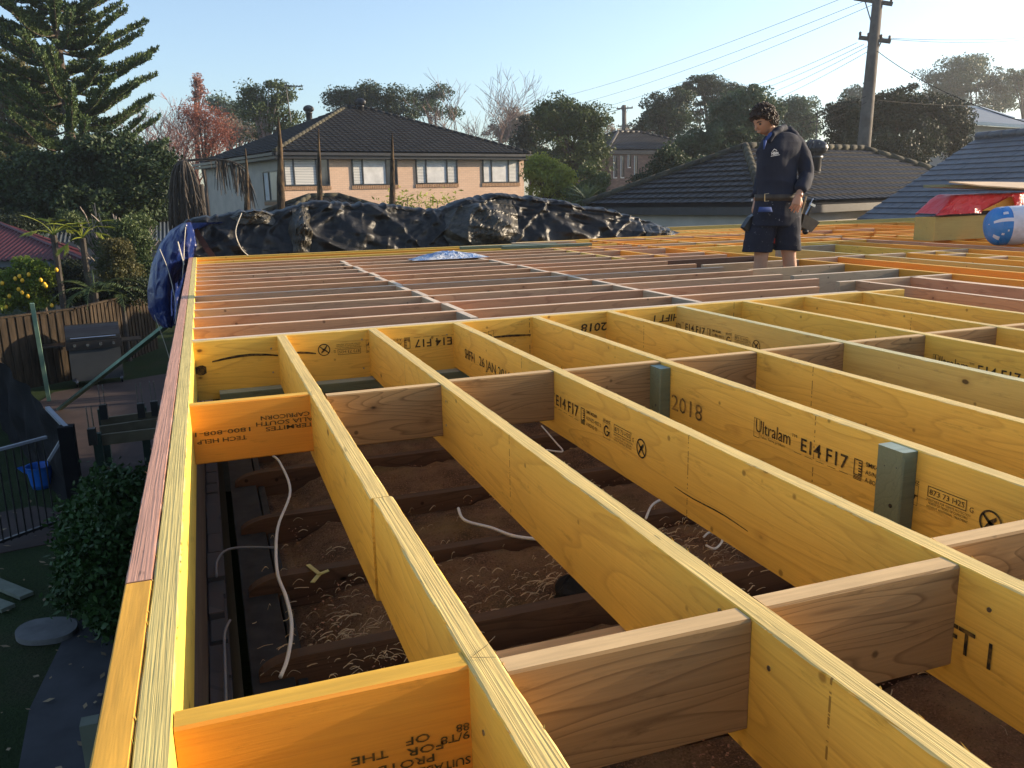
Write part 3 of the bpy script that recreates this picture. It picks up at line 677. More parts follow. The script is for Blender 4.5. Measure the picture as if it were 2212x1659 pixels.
# --- small tiled hip roof in front of it
def hip_house(name, label, corner, e, W_, D_, pitch, eave_h, wallmat, tilem, capm, gauge=.33, amp=.03, wallov=.45, tw=.30, step=.035, fasc=.22, faces='flbr'):
    corner = Vector(corner); e = Vector(e).normalized(); p = Vector((-e.y, e.x, 0)); tpp = math.tan(R(pitch))
    h = empty(name, corner+e*W_/2+p*D_/2+Vector((0, 0, -eave_h)), label, 'house'); h0 = h.location.copy()
    m_ = min(W_, D_)/2; A_, B_ = corner-h0, corner+e*W_-h0; C_, D__ = B_+p*D_, A_+p*D_; Z = Vector((0, 0, m_*tpp))
    if W_ >= D_: r1, r2 = A_+e*m_+p*m_+Z, B_-e*m_+p*m_+Z
    else: r1, r2 = A_+e*m_+p*m_+Z, D__+e*m_-p*m_+Z
    rmb = MB(); 
    quads = [(A_, B_, r2, r1), (B_, C_, r2), (C_, D__, r1, r2), (D__, A_, r1)] if W_ >= D_ else [(A_, B_, r1), (B_, C_, r2, r1), (C_, D__, r2), (D__, A_, r1, r2)]
    for f in quads: under(rmb, f)
    ro = rmb.build('roof', M['gutter'], h); sl = m_/math.cos(math.atan(tpp))
    U = lambda inw: (inw+Vector((0, 0, tpp))).normalized()
    def fc(o_, ee, inw, L_):
        poly = [(0, 0), (L_, 0), (L_-m_, sl), (m_, sl)] if L_ > 2*m_+.01 else [(0, 0), (L_, 0), (m_, sl)]
        tiled('tiles', tilem, o_, ee, U(inw), L_, poly, ro, gauge=gauge, amp=amp, tw=tw, step=step)
    if 'f' in faces: fc(A_, e, p, W_)
    if 'l' in faces: fc(D__, -p, e, D_)
    if 'r' in faces: fc(B_, p, -e, D_)
    if 'b' in faces: fc(C_, -e, -p, W_)
    mb = MB()
    for a, b in ((A_, r1), (B_, r2 if W_ >= D_ else r1), (C_, r2), (D__, r1 if W_ >= D_ else r2), (r1, r2)):
        if (b-a).length > .05: hipcap(mb, a+Vector((0, 0, .04)), b+Vector((0, 0, .04)))
    mb.build('hip_cap', capm, ro, smooth=True)
    q = [v_+Vector((0, 0, -.07)) for v_ in (A_, B_, C_, D__)]
    mb = MB(); mb.add(q+[v_-Vector((0, 0, fasc)) for v_ in q], [(0,1,2,3), (7,6,5,4), (0,4,5,1), (1,5,6,2), (2,6,7,3), (3,7,4,0)]); mb.build('eaves', M['gutter'], ro)
    zt = Vector((0, 0, -.07-fasc-.001)); w_ = [A_+(e+p)*wallov+zt, B_+(-e+p)*wallov+zt, C_+(-e-p)*wallov+zt, D__+(e-p)*wallov+zt]
    hh = eave_h-.07-fasc
    for i in range(4):
        a, b = w_[i], w_[(i+1) % 4]; d = b-a; L_ = d.length; mb = MB(); mb.box(0, L_, 0, .2, -hh, 0)
        mb.build('wall', wallmat, h, loc=a, rz=math.atan2(d.y, d.x))
    return h
cS = ond(610, 470, 30.5); hip_house('garden_room', 'small low black tiled hip roof in front of the peach brick house', cS, (.97, .24, 0), 4.6, 3.4, 22, 2.8, M['brick_or'], M['tile'], M['mossy'])

# --- low neighbour roof behind the person
eM = Vector((math.cos(.278), math.sin(.278), 0)); cM = O + (Vector((10.7728, 14.6204, .3551))-O)*1.2
LH = hip_house('neighbour_house', 'low house with brown-black ribbed tile hip roof directly behind the builder', cM, eM, 12.6, 6.66, 24.8, 3.22, M['render'], M['tile2'], M['mossy'], gauge=.33, amp=.03, step=.045, fasc=.2, wallov=.3)
pM = Vector((-eM.y, eM.x, 0)); nM = eM.cross((pM+Vector((0, 0, .462))).normalized())
whirly(LH, on_roof(1757, 366, cM, nM)-LH.location+Vector((0, 0, .28)), 1.3)

# --- near blue-grey roof on the right: gable end towards the builder, eaves running away along y
G = empty('neighbour_roof_house', (20, 9, -3), 'house on the far right with slate blue flat-tiled roof slope rising to the right', 'house')
g0 = G.location.copy(); sG = Vector((1, 0, .525)).normalized()
gr = MB(); under(gr, [Vector(p)-g0 for p in ((15.9, 18, -.3), (15.9, 2, -.3), (20.0, 2, 1.85), (20.0, 18, 1.85))]); under(gr, [Vector(p)-g0 for p in ((24.1, 18, -.3), (20.0, 18, 1.85), (20.0, 2, 1.85), (24.1, 2, -.3))])
gro = gr.build('roof', M['gutter'], G)
tiled('tiles', M['tile3'], Vector((15.9, 18, -.305))-g0, (0, -1, 0), sG, 16, [(0, 0), (16, 0), (16, 4.63), (0, 4.63)], gro, gauge=.285, tw=.34, step=.03, flat=True)
mb = MB(); hipcap(mb, Vector((20, 18, 1.9))-g0, Vector((20, 2, 1.9))-g0, r=.1); mb.build('ridge_cap', M['tile3'], gro, smooth=True)
mb = MB(); mb.box(16.3-20, 23.7-20, 2.3-9, 17.7-9, 0, 2.55); mb.add([Vector(p)-g0 for p in ((16.3, 17.7, -.45), (23.7, 17.7, -.45), (20, 17.7, 1.6), (16.3, 2.3, -.45), (23.7, 2.3, -.45), (20, 2.3, 1.6))], [(0, 1, 2), (5, 4, 3)])
mb.build('wall', M['render'], G)

# ------------------------------------------------------------------ black and blue tarpaulins over the back edge
def tarpmat(name, col, rough, spec, crease=None):
    t = NT(name); v = t.coords(rnd=False); a = t.noise(v, 2.2, 6, .62, .6); b = t.noise(v, 14, 5, .7, .4); w_ = t.n('TexVoronoi', feature='DISTANCE_TO_EDGE'); w_.inputs['Scale'].default_value = 5; t.l(v, w_.inputs['Vector'])
    h = t.math('ADD', t.math('ADD', t.math('MULTIPLY', a, 1.0), t.math('MULTIPLY', b, .35)), t.math('MULTIPLY', t.ramp(w_.outputs['Distance'], [(0, 0.), (.25, 1.)]), .25))
    t.bump(h, .5, .03); c = t.mix(t.ramp(b, [(.45, 0.), (.7, 1.)]), col, crease or tuple(k*1.8 for k in col)); return t.out(c, rough, spec)
M['tarp'] = tarpmat('black_plastic_sheet', (.009, .009, .009), .5, .36, (.022, .021, .02)); M['bluetarp'] = tarpmat('blue_plastic_tarp', (.006, .018, .105), .33, .5, (.010, .03, .15)); M['cord'] = plain('pale_cord', (.55, .5, .42), .8)
M['tarpglint'] = tarpmat('sunlit_sheet_glint', (.030, .027, .02), .45, .45, (.085, .072, .05))  # same black plastic, its sun glints put into the colour as tan
def interp(tab, x):
    for i in range(len(tab)-1):
        if tab[i][0] <= x <= tab[i+1][0]:
            k = (x-tab[i][0])/(tab[i+1][0]-tab[i][0]); return [tab[i][j]+(tab[i+1][j]-tab[i][j])*k for j in range(1, len(tab[i]))]
    return list((tab[0] if x < tab[0][0] else tab[-1])[1:])
def ridged(p, oct_=4, gain=.5):
    v = 0; a = 1; f = 1
    for _ in range(oct_): v += a*(1-abs(mn.noise(p*f))*2.2); a *= gain; f *= 2.1
    return v
TT = [(398, 482, 556), (404, 477, 556), (450, 468, 554), (494, 462, 552), (517, 455, 551), (560, 455, 550), (588, 459, 549), (619, 452, 549), (654, 440, 548), (681, 436, 547), (736, 438, 546), (834, 442, 544), (892, 450, 543), (951, 454, 541), (986, 438, 540),
      (1030, 428, 538), (1076, 419, 537), (1127, 424, 534), (1210, 434, 528), (1255, 445, 524), (1323, 456, 518), (1381, 473, 514), (1415, 485, 511), (1447, 499, 509), (1478, 507, 509)]
def cat(ps, t_):
    n = len(ps)-1; f = min(t_*n, n-1e-6); i = int(f); s_ = f-i; p0, p1, p2, p3 = ps[max(i-1, 0)], ps[i], ps[i+1], ps[min(i+2, n)]
    return .5*((2*p1)+(p2-p0)*s_+(2*p0-5*p1+4*p2-p3)*s_*s_+(3*p1-p0-3*p2+p3)*s_**3)
def tarp_surface(px, v, amp=1.0, yoff=0.):
    ty, by = interp(TT, px); k = (px-398)/1080; ty += 4*(abs(mn.noise(Vector((px/26., 3, 1))))*2-.5)+3*mn.noise(Vector((px/9., 5, 1)))
    Yf = 11.22+.25*k; Yt = Yf+.50
    b = ony(px, by+3, Yf); t_ = ony(px, ty, Yt); h = max(.05, t_.z-b.z)
    pts = [b+Vector((0, 0, -.03)), b+(t_-b)*.30+Vector((0, -.05*min(1, h/.6)+.0, .0)), b+(t_-b)*.78+Vector((0, -.03*min(1, h/.6), .0)), t_, t_+Vector((0, .45, -.05)), t_+Vector((0, .95, -.5)), t_+Vector((0, 1.1, -1.7))]
    p = cat(pts, v); q = Vector((p.x*1.1, p.y*.8, p.z*1.6))
    env = min(1, v*7)*(1 if v < .42 or v > .6 else .55); env *= min(1, h/.3)*amp
    w1 = Vector((p.x*1.5+p.z*1.1+.5*mn.noise(q*.8), p.z*.55, p.y*.5)); w2 = Vector((p.x*2.6-p.z*2.4, p.z*1.0+4, p.y*.6+.7*mn.noise(q)))
    f1 = (1-abs(mn.noise(w1*1.25))*2.4); f2 = (1-abs(mn.noise(w2*1.15))*2.2); f3 = 1-abs(mn.noise(Vector((p.x*6+p.z*3, p.z*5-p.x*2, 3.)))*2)
    wq = Vector((p.x*1.9+p.z*1.5, p.z*2.1-p.x*.7, p.y*.4))+Vector((mn.noise(q*1.3), mn.noise(q*1.3+Vector((7, 3, 1))), 0))*.7
    rf_ = mn.voronoi(wq)[0][0]*1.5+mn.voronoi(wq*2.4+Vector((3, 1, 2)))[0][0]*.6-1.0
    wz_ = mn.noise(Vector((p.x*1.2, p.z*2, 2.)))*.35
    sh_ = 1-abs(mn.noise(Vector((p.x*1.7+p.z*1.9+wz_, p.z*.35, 11.))))*4.5; s2h = 1-abs(mn.noise(Vector((p.x*2.6-p.z*2.8+wz_*2, p.z*.4, 23.))))*5; s3h = 1-abs(mn.noise(Vector((p.x*.9+p.z*5.5, p.z*.5, 31.))))*5
    d = .045*max(-.6, f1)-.028*rf_+.065*max(-.35, sh_)+.045*max(-.25, s2h)+.035*max(-.2, s3h)-.03
    return p+Vector((.2, -1, .12))*d*env+Vector((0, yoff, 0))
mb = MB(); mb.grid(lambda u, v: tarp_surface(398+1080*u, v), 560, 110)
BT = mb.build('tarpaulin', M['tarp'], smooth=True); tag(BT, 'long crumpled black plastic sheet heaped across the far edge of the frame', 'tarpaulin')
# raised patches of the same black sheet, sun glints painted in as lighter tan
def fold(pl, cx, v0, w_, v1, label, seed):
    mb = MB()
    def fn(u, v):
        px = cx+(u-.5)*w_*(1-.35*abs(v-.5))+8*mn.noise(Vector((v*3, seed, 0)))
        e = math.sin(math.pi*u)*math.sin(math.pi*v); p = tarp_surface(px, v0+(v1-v0)*v, 1.0)
        return p+Vector((0, -.03-.10*e-.05*e*ridged(Vector((u*3, v*3, seed)), 4, .6), .03*e))
    mb.grid(fn, 60, 40); o = mb.build('sunlit_flap', M['tarpglint'], BT)
    return o
fold(0, 548, .30, 95, .50, '', 1.); fold(0, 648, .06, 46, .44, '', 3.); fold(0, 1035, .08, 165, .40, '', 5.); fold(0, 1420, .05, 70, .42, '', 9.)
# blue tarp hanging round the left end
LC = [(0, 395, 481), (.12, 368, 497), (.25, 345, 527), (.4, 327, 572), (.55, 318, 625), (.7, 320, 668), (.82, 331, 690), (1, 352, 708)]
RC = [(0, 412, 480), (.12, 420, 500), (.25, 425, 530), (.4, 418, 556), (.55, 398, 600), (.7, 388, 645), (.82, 380, 678), (1, 371, 708)]
def blue(u, v):
    l = interp(LC, v); r_ = interp(RC, v); px = l[0]+(r_[0]-l[0])*min(1, u*1.25); py = l[1]+(r_[1]-l[1])*min(1, u*1.25)
    Y = 11.15-.28*math.sin(math.pi*min(1, u*1.25))
    p = ony(px, py, Y); q = Vector((p.x*2.2, p.y*2, p.z*.9))
    return p+Vector((.1, -1, 0))*((ridged(q*1.3, 4, .5)-.9)*.07)*min(1, u*5)
mb = MB(); mb.grid(blue, 60, 90)
def blueb(u, v):
    l = interp(LC, v); p = ony(l[0], l[1], 11.15); return p+Vector((.55*u, .55*u, -.02*u))+Vector((-1, -.4, 0))*.12*math.sin(math.pi*u)
mb.grid(blueb, 20, 60); BL = mb.build('blue_tarpaulin', M['bluetarp'], smooth=True); tag(BL, 'glossy dark blue tarp hanging over the far left corner of the frame', 'tarpaulin')
def cordline(pts, label, Y=10.85, r=.005):
    P_ = [ony(a, b, Y) for a, b in pts]; mb = MB(); out = []
    for i in range(24): out.append(cat(P_, i/23))
    mb.tube(out, r, 5); tag(mb.build('cord', M['cord']), label, 'cord', 'cords hanging on the blue tarp')
cordline([(401, 490), (398, 530), (397, 560), (394, 600)], 'pale cord hanging straight beside the rim corner on the blue tarp', 10.8)
cordline([(345, 538), (362, 580), (375, 630), (381, 670), (378, 700)], 'long pale cord crossing the belly of the blue tarp', 10.75)
cordline([(384, 522), (392, 552), (398, 572)], 'short forked cord near the top of the blue tarp', 10.78, .008)
cordline([(333, 680), (352, 730), (368, 780)], 'thin cord dangling free below the blue tarp', 10.6, .004)
cordline([(522, 460), (509, 500), (520, 535), (536, 552)], 'pale cord looping down the left part of the black sheet', 10.86, .006)
strap = MB(); pts = [tarp_surface(405+14*i, .42-.4*i/4)+Vector((0, -.06, .02)) for i in range(5)]
for i in range(4): strap.bar(pts[i], pts[i+1], .07, .008, up=(0, 1, 0))
tag(strap.build('batten', M['darkbrown']), 'dark brown batten strip along the seam of blue and black sheets', 'batten')

# pale plastic film on the joists
t = NT('clear_film'); v = t.coords(rnd=False); t.bump(t.noise(v, 18, 5, .7), 1, .05); M['film'] = t.out(t.mix(t.ramp(t.noise(v, 7, 3), [(.4, 0.), (.6, 1.)]), (.12, .24, .5), (.6, .63, .68)), .25, .8)
mb = MB()
def film(u, v):
    x = 2.15+.85*u+.03*mn.noise(Vector((v*4, 1, 1))); y = 8.75+.32*v; e = math.sin(math.pi*u)*math.sin(math.pi*v)
    return (x, y, .004+.075*e*(.7+.5*ridged(Vector((u*5, v*3, 2)), 3)*.5))
mb.grid(film, 50, 24); tag(mb.build('plastic_film', M['film']), 'crumpled blue and clear plastic film lying on the far joists', 'plastic film')

# ------------------------------------------------------------------ foliage
import numpy as np
def leafmat(name, c1, c2, rough=.55, trans=.22, scale=.6):
    t = NT(name); v = t.coords(rnd=False); a = t.noise(v, scale, 3, .6); b = t.noise(v, scale*9, 2)
    col = t.mix(t.ramp(a, [(.35, 0.), (.65, 1.)]), c1, c2); col = t.mix(t.ramp(b, [(.35, .5), (.55, 0.)]), col, tuple(k*.55 for k in c1))
    t.out(col, rough, .25)
    if trans:
        tr = t.n('BsdfTranslucent'); t.l(col, tr.inputs[0]); mx = t.n('MixShader'); mx.inputs[0].default_value = trans
        t.l(t.b.outputs[0], mx.inputs[1]); t.l(tr.outputs[0], mx.inputs[2]); t.l(mx.outputs[0], t.t.nodes['Material Output'].inputs[0])
    return t.mat
LM = {
 'pine': leafmat('norfolk_pine_needles', (.042, .08, .034), (.13, .18, .055), trans=.15),
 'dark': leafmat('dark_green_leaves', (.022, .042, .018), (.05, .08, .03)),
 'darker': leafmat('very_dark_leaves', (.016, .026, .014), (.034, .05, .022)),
 'mid': leafmat('mid_green_leaves', (.045, .075, .025), (.10, .13, .04)),
 'grey': leafmat('grey_green_leaves', (.045, .08, .042), (.085, .125, .06)),
 'olive': leafmat('olive_brown_leaves', (.075, .075, .025), (.17, .14, .05)),
 'lime': leafmat('lime_green_leaves', (.20, .25, .03), (.36, .38, .06), trans=.4),
 'lemonleaf': leafmat('lemon_tree_leaves', (.12, .18, .025), (.32, .36, .05), trans=.4),
 'red': leafmat('red_autumn_leaves', (.20, .055, .035), (.34, .13, .08), trans=.35),
 'pinkish': leafmat('pinkish_dry_leaves', (.28, .13, .10), (.38, .2, .16), trans=.3),
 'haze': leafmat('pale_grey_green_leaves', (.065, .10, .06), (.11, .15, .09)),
 'hedge': leafmat('hedge_leaves', (.018, .045, .010), (.035, .085, .018), trans=.1, scale=2),
 'tan': leafmat('tan_leaves', (.22, .17, .12), (.34, .27, .2)),
}
M['bark'] = plain('grey_brown_bark', (.07, .052, .040), .9, .35, 5); M['palebark'] = plain('pale_bark', (.24, .2, .17), .9, .3, 5); M['twig'] = plain('bare_twigs', (.22, .16, .14), .9, .25, 4); M['twigred'] = plain('reddish_twigs', (.24, .11, .09), .9, .25, 4)

def quads_obj(name, V, mat, parent=None, base=None):
    """V: (n, 4, 3) array of quads"""
    n = len(V); me = bpy.data.meshes.new(name); V = V.reshape(-1, 3)
    if base is not None: V = V-np.array(base)
    me.vertices.add(n*4); me.vertices.foreach_set('co', V.astype('f').ravel()); me.loops.add(n*4); me.loops.foreach_set('vertex_index', np.arange(n*4, dtype='i'))
    me.polygons.add(n); me.polygons.foreach_set('loop_start', np.arange(0, n*4, 4, dtype='i')); me.update(calc_edges=True); me.validate()
    me.materials.append(mat); o = bpy.data.objects.new(name, me); C.objects.link(o)
    if parent: o.parent = parent
    return o
def leaves(rng, P_, size, aspect=.5, up=.35):
    """one leaf quad (a diamond) per row of P_"""
    n = len(P_); a = rng.normal(size=(n, 3)); a /= np.linalg.norm(a, axis=1, keepdims=True)
    b = rng.normal(size=(n, 3)); b[:, 2] += up; b -= (a*b).sum(1, keepdims=True)*a; b /= np.linalg.norm(b, axis=1, keepdims=True)
    s_ = size*rng.uniform(.6, 1.35, (n, 1)); a = a*s_; b = b*s_*aspect
    return np.stack([P_-a, P_-b*1.0+a*.1, P_+a, P_+b*1.0+a*.1], 1)
def tree(name, label, blobs, d, mat, leaf, clumps, per, group=None, trunk=None, bark='bark', cr=.45, shell=.75, squash=1., seed=0, cat_='tree', base_z=-3., trunk_r=.2, limbs=14, aspect=.5, depth_k=.9, sub_=.9):
    """blobs: crown masses as (px, py, rx, ry, share) in picture units at distance d, each given its real size and depth"""
    rng = np.random.default_rng(seed+17); k = d/FPX; cs = []; ctr = []
    for (px, py, rx, ry, sh) in blobs:
        c0 = ond(px, py, d)+Vector((0, rng.uniform(-.3, .3)*rx*k, 0)); m_ = max(3, int(clumps*sh))
        u = rng.normal(size=(m_, 3)); u /= np.linalg.norm(u, axis=1, keepdims=True); r_ = rng.uniform(shell**3, 1, (m_, 1))**(1/3)
        r_ = np.where(rng.random((m_, 1)) < .25, r_*rng.random((m_, 1)), r_)
        nz = np.array([mn.noise(Vector(w_)*1.9+Vector((seed, px*.1, 0))) for w_ in u])[:, None]; r_ = r_*(1+.55*nz)
        cs.append(np.array(c0)+u*r_*np.array([rx*k, rx*k*depth_k, ry*k])); ctr.append(c0)
    per = int(per*1.8); leaf = leaf*.66; cs = np.concatenate(cs); bx = sum(b[0]*b[4] for b in blobs)/sum(b[4] for b in blobs)
    base = ond(trunk or bx, 420, d); base.z = base_z
    T_ = empty(name, base, label, cat_, group)
    cr_ = cr*rng.uniform(.55, 1.4, (len(cs), 1)); n = len(cs)*per
    off = rng.normal(size=(len(cs), per, 3)); ln_ = np.linalg.norm(off, axis=2, keepdims=True); off = off/ln_*np.minimum(ln_, 1.75)*cr_[:, :, None]*.62*np.array([1, 1, .62*squash]); pts = (cs[:, None, :]+off).reshape(-1, 3)
    quads_obj('crown', leaves(rng, pts, leaf, aspect), LM[mat], T_, base)
    mb = MB(); h = max(c.z for c in ctr)-base.z; fork = Vector((0, 0, h*.45)); cen = sum((Vector(c) for c in ctr), Vector())/len(ctr)-base
    top = Vector((cen.x*.7, cen.y*.7, max(h*.8, fork.z+.5)))
    mb.tube([(0, 0, 0), fork*.5+Vector((.05, 0, 0)), fork, (fork+top)/2+Vector((.1, .05, 0)), top], [trunk_r*1.25, trunk_r, trunk_r*.85, trunk_r*.55, trunk_r*.2], 8)
    idx = rng.choice(len(cs), min(limbs, len(cs)), replace=False)
    for i in idx:
        q = Vector(cs[i])-base; s_ = fork.lerp(top, rng.uniform(.0, .8)); m_ = s_.lerp(q, .5)+Vector((0, 0, .12*(q-s_).length)); mb.tube([s_, m_, q], [trunk_r*.45, trunk_r*.28, trunk_r*.08], 5)
    mb.build('trunk', M[bark], T_, smooth=True)
    return T_
def bare(name, label, px, py_top, d, spread, mat='twig', base_z=-3., seed=0, levels=6, r0=.16, group=None, split=3, fork=.33, leafm=None, leafn=0, leafs=.08, up_=.25):
    rnd = random.Random(seed); base = ond(px, 420, d); base.z = base_z; top = ond(px, py_top, d); Ht = top.z-base_z
    T_ = empty(name, base, label, 'tree', group); mb = MB(); tips = []
    def grow(p, dr, L, r, lv):
        n = 3; pts = [p]; q = p
        for i in range(n): dr = (dr+Vector((rnd.gauss(0, .09), rnd.gauss(0, .09), rnd.gauss(0, .05)+up_*.10))).normalized(); q = q+dr*L/n; pts.append(q)
        mb.tube(pts, [r, r*.85, r*.72, r*.6], 5 if lv > 3 else 3, cap=False)
        if lv <= 1:
            tips.append(q); return
        for i in range(split if lv > 2 else 3):
            a = rnd.random()*6.283; ax = Vector((math.cos(a), math.sin(a), 0)); sp_ = spread*rnd.uniform(.5, 1.15)
            d2 = (dr+ax*sp_+Vector((0, 0, .15))).normalized(); grow(pts[rnd.choice((1, 2, 3))] if i else q, d2, L*rnd.uniform(.62, .86), max(r*.58, .014), lv-1)
    mb.tube([(0, 0, 0), (0, 0, Ht*fork)], [r0*1.2, r0], 7)
    for i in range(4):
        a = i*1.57+rnd.random(); grow(Vector((0, 0, Ht*fork*(.8+.07*i))), Vector((math.cos(a)*spread*.8, math.sin(a)*spread*.8, 1)).normalized(), Ht*(1-fork)*.36, r0*.62, levels)
    mb.build('branches', M[mat], T_)
    if leafm:
        rng = np.random.default_rng(seed); P_ = np.array([tuple(t_) for t_ in tips]); P_ = P_[rng.integers(0, len(P_), leafn)]+rng.normal(size=(leafn, 3))*.25
        quads_obj('leaves', leaves(rng, P_, leafs), LM[leafm], T_)
    return T_
BG = 'trees beyond the houses'
tree('eucalyptus_tree', 'tall green gum tree beside the television aerial, left of the brick house', [(555, 225, 34, 34, .3), (600, 210, 32, 32, .25), (575, 262, 50, 34, .3), (625, 262, 24, 26, .15), (540, 200, 16, 16, .08)], 62, 'mid', .16, 115, 46, BG, trunk=580, cr=.62, seed=1, trunk_r=.22, bark='palebark', limbs=26)
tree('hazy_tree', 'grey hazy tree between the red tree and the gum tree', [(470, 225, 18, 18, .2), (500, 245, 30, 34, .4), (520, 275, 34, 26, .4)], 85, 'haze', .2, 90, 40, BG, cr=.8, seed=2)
tree('rounded_tree', 'dark rounded tree rising behind the left half of the roof ridge', [(745, 215, 34, 20, .3), (790, 208, 34, 20, .3), (840, 222, 42, 26, .4), (880, 240, 20, 14, .1)], 75, 'dark', .17, 140, 50, BG, cr=.8, seed=3)
tree('eucalyptus_tree', 'thin grey-green gum tree behind the roof, left of the bare round tree', [(915, 215, 24, 18, .3), (950, 200, 22, 14, .2), (935, 240, 36, 20, .3), (975, 245, 20, 12, .12)], 78, 'grey', .17, 75, 42, BG, cr=.62, seed=4, trunk=940, bark='palebark')
bare('bare_tree', 'leafless rounded grey tree standing behind the right end of the brick house roof', 1043, 172, 66, .85, seed=5, levels=6, group=BG)
tree('hazy_tree', 'pale hazy tree low between the bare tree and the dark tall tree', [(1120, 262, 30, 22, .5), (1085, 285, 30, 20, .4), (1150, 290, 34, 28, .4)], 95, 'tan', .2, 90, 36, BG, cr=.8, seed=6)
tree('evergreen_tree', 'dark conical evergreen just right of the brick house', [(1140, 300, 26, 40, .5), (1150, 345, 34, 36, .4), (1165, 260, 10, 12, .08)], 58, 'darker', .15, 110, 50, BG, cr=.5, seed=7)
tree('leafy_tree', 'tall dense green tree right of the brick house', [(1215, 255, 48, 40, .3), (1270, 275, 38, 42, .25), (1225, 320, 62, 52, .35), (1280, 345, 34, 50, .2), (1175, 245, 20, 22, .1)], 48, 'mid', .12, 270, 56, BG, cr=.48, seed=8, trunk=1245)
tree('lime_bush_tree', 'low rounded yellow-green tree against the right wall of the brick house', [(1180, 385, 42, 44, .6), (1215, 400, 26, 34, .3), (1160, 360, 22, 20, .2)], 40, 'lime', .10, 190, 52, None, cr=.30, seed=9, trunk_r=.1)
tree('leafy_tree', 'ragged yellow-green shrub tree below the tall dense tree', [(1285, 400, 24, 44, .5), (1255, 420, 30, 24, .4)], 38, 'mid', .10, 90, 46, None, cr=.32, seed=10, trunk_r=.08)
tree('pine_tree', 'dark clumpy pine left of the umbrella-topped tree', [(1430, 235, 34, 26, .3), (1410, 285, 34, 30, .3), (1460, 270, 44, 44, .4), (1475, 215, 22, 14, .1)], 64, 'dark', .16, 170, 50, BG, cr=.6, seed=11)
tree('umbrella_tree', 'umbrella-topped tree standing tallest left of the builder', [(1510, 185, 40, 18, .3), (1560, 205, 48, 24, .35), (1475, 195, 22, 12, .12), (1545, 240, 60, 30, .35)], 72, 'dark', .16, 150, 48, BG, cr=.55, squash=.6, seed=12, bark='palebark')
tree('olive_tree', 'big grey-green bushy tree directly behind the builder\'s head', [(1600, 250, 60, 48, .35), (1560, 310, 70, 40, .3), (1640, 300, 50, 40, .25), (1665, 240, 22, 26, .1), (1500, 330, 60, 40, .3), (1620, 205, 26, 16, .06)], 42, 'grey', .12, 330, 56, BG, cr=.42, seed=13)
tree('shrub_tree', 'dark shrub in front of the distant brown brick house', [(1450, 370, 48, 46, .5), (1500, 380, 60, 34, .4), (1400, 400, 30, 26, .2)], 34, 'dark', .09, 200, 50, None, cr=.3, seed=14, trunk_r=.08)
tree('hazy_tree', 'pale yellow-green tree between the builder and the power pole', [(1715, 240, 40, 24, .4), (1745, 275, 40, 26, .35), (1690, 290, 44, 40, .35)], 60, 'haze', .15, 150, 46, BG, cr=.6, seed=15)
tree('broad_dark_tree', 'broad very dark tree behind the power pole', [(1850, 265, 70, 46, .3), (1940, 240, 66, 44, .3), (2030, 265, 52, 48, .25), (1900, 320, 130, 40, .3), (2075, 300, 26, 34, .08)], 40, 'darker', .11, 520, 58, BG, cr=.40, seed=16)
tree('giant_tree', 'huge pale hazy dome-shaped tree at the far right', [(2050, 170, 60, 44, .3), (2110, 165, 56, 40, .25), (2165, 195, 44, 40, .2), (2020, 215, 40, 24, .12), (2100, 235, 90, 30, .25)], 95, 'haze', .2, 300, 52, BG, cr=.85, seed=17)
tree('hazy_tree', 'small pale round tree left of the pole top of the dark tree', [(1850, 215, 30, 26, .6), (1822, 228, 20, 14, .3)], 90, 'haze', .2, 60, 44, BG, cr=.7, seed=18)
tree('wispy_gum_tree', 'wispy gum tree top leaning in at the right picture edge', [(2195, 165, 26, 16, .5), (2215, 190, 20, 30, .4)], 88, 'grey', .18, 36, 40, BG, cr=.6, seed=19)
tree('hazy_tree', 'pinkish hazy tree low behind the distant power pole', [(1340, 290, 40, 16, .5), (1385, 285, 30, 12, .3)], 100, 'tan', .2, 60, 36, BG, cr=.8, seed=20)
# left side
tree('broad_olive_tree', 'olive-brown tree at the left picture edge behind the pine', [(20, 180, 50, 60, .3), (40, 260, 60, 60, .3), (-10, 330, 80, 70, .3), (90, 240, 30, 50, .15), (30, 400, 70, 60, .3)], 44, 'olive', .12, 420, 56, None, cr=.42, seed=21, trunk=10)
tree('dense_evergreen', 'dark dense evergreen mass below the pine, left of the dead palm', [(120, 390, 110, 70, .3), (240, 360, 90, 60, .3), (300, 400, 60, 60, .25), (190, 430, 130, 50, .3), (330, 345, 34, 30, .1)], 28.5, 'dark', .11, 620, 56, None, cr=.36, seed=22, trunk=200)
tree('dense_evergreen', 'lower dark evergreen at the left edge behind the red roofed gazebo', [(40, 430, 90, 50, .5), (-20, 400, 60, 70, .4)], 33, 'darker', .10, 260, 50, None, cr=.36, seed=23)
bare('bare_tree', 'leafless reddish-grey tree fanning up left of the red tree', 368, 232, 56, .85, 'twigred', seed=24, levels=6, fork=.3)
bare('bare_tree', 'second leafless tree close behind the dead palm', 420, 240, 60, .8, 'twigred', seed=25, levels=6, fork=.3)
tree('red_tree', 'autumn tree with bright red leaves left of the brick house', [(440, 255, 40, 34, .4), (465, 285, 34, 34, .4), (415, 250, 30, 30, .2), (450, 320, 40, 24, .2)], 54, 'red', .085, 260, 15, None, cr=.75, seed=26, shell=.2)
tree('slender_tree', 'slender pinkish tree spire rising above the red tree', [(426, 180, 9, 20, .6), (430, 208, 18, 18, .4)], 64, 'pinkish', .12, 42, 26, None, cr=.3, seed=27, trunk=428, shell=.1)
tree('hazy_tree', 'brownish half-bare tree between the red tree and the brick house roof', [(500, 285, 36, 26, .6), (545, 290, 26, 18, .3)], 70, 'tan', .13, 90, 30, None, cr=.7, seed=28, shell=.2)

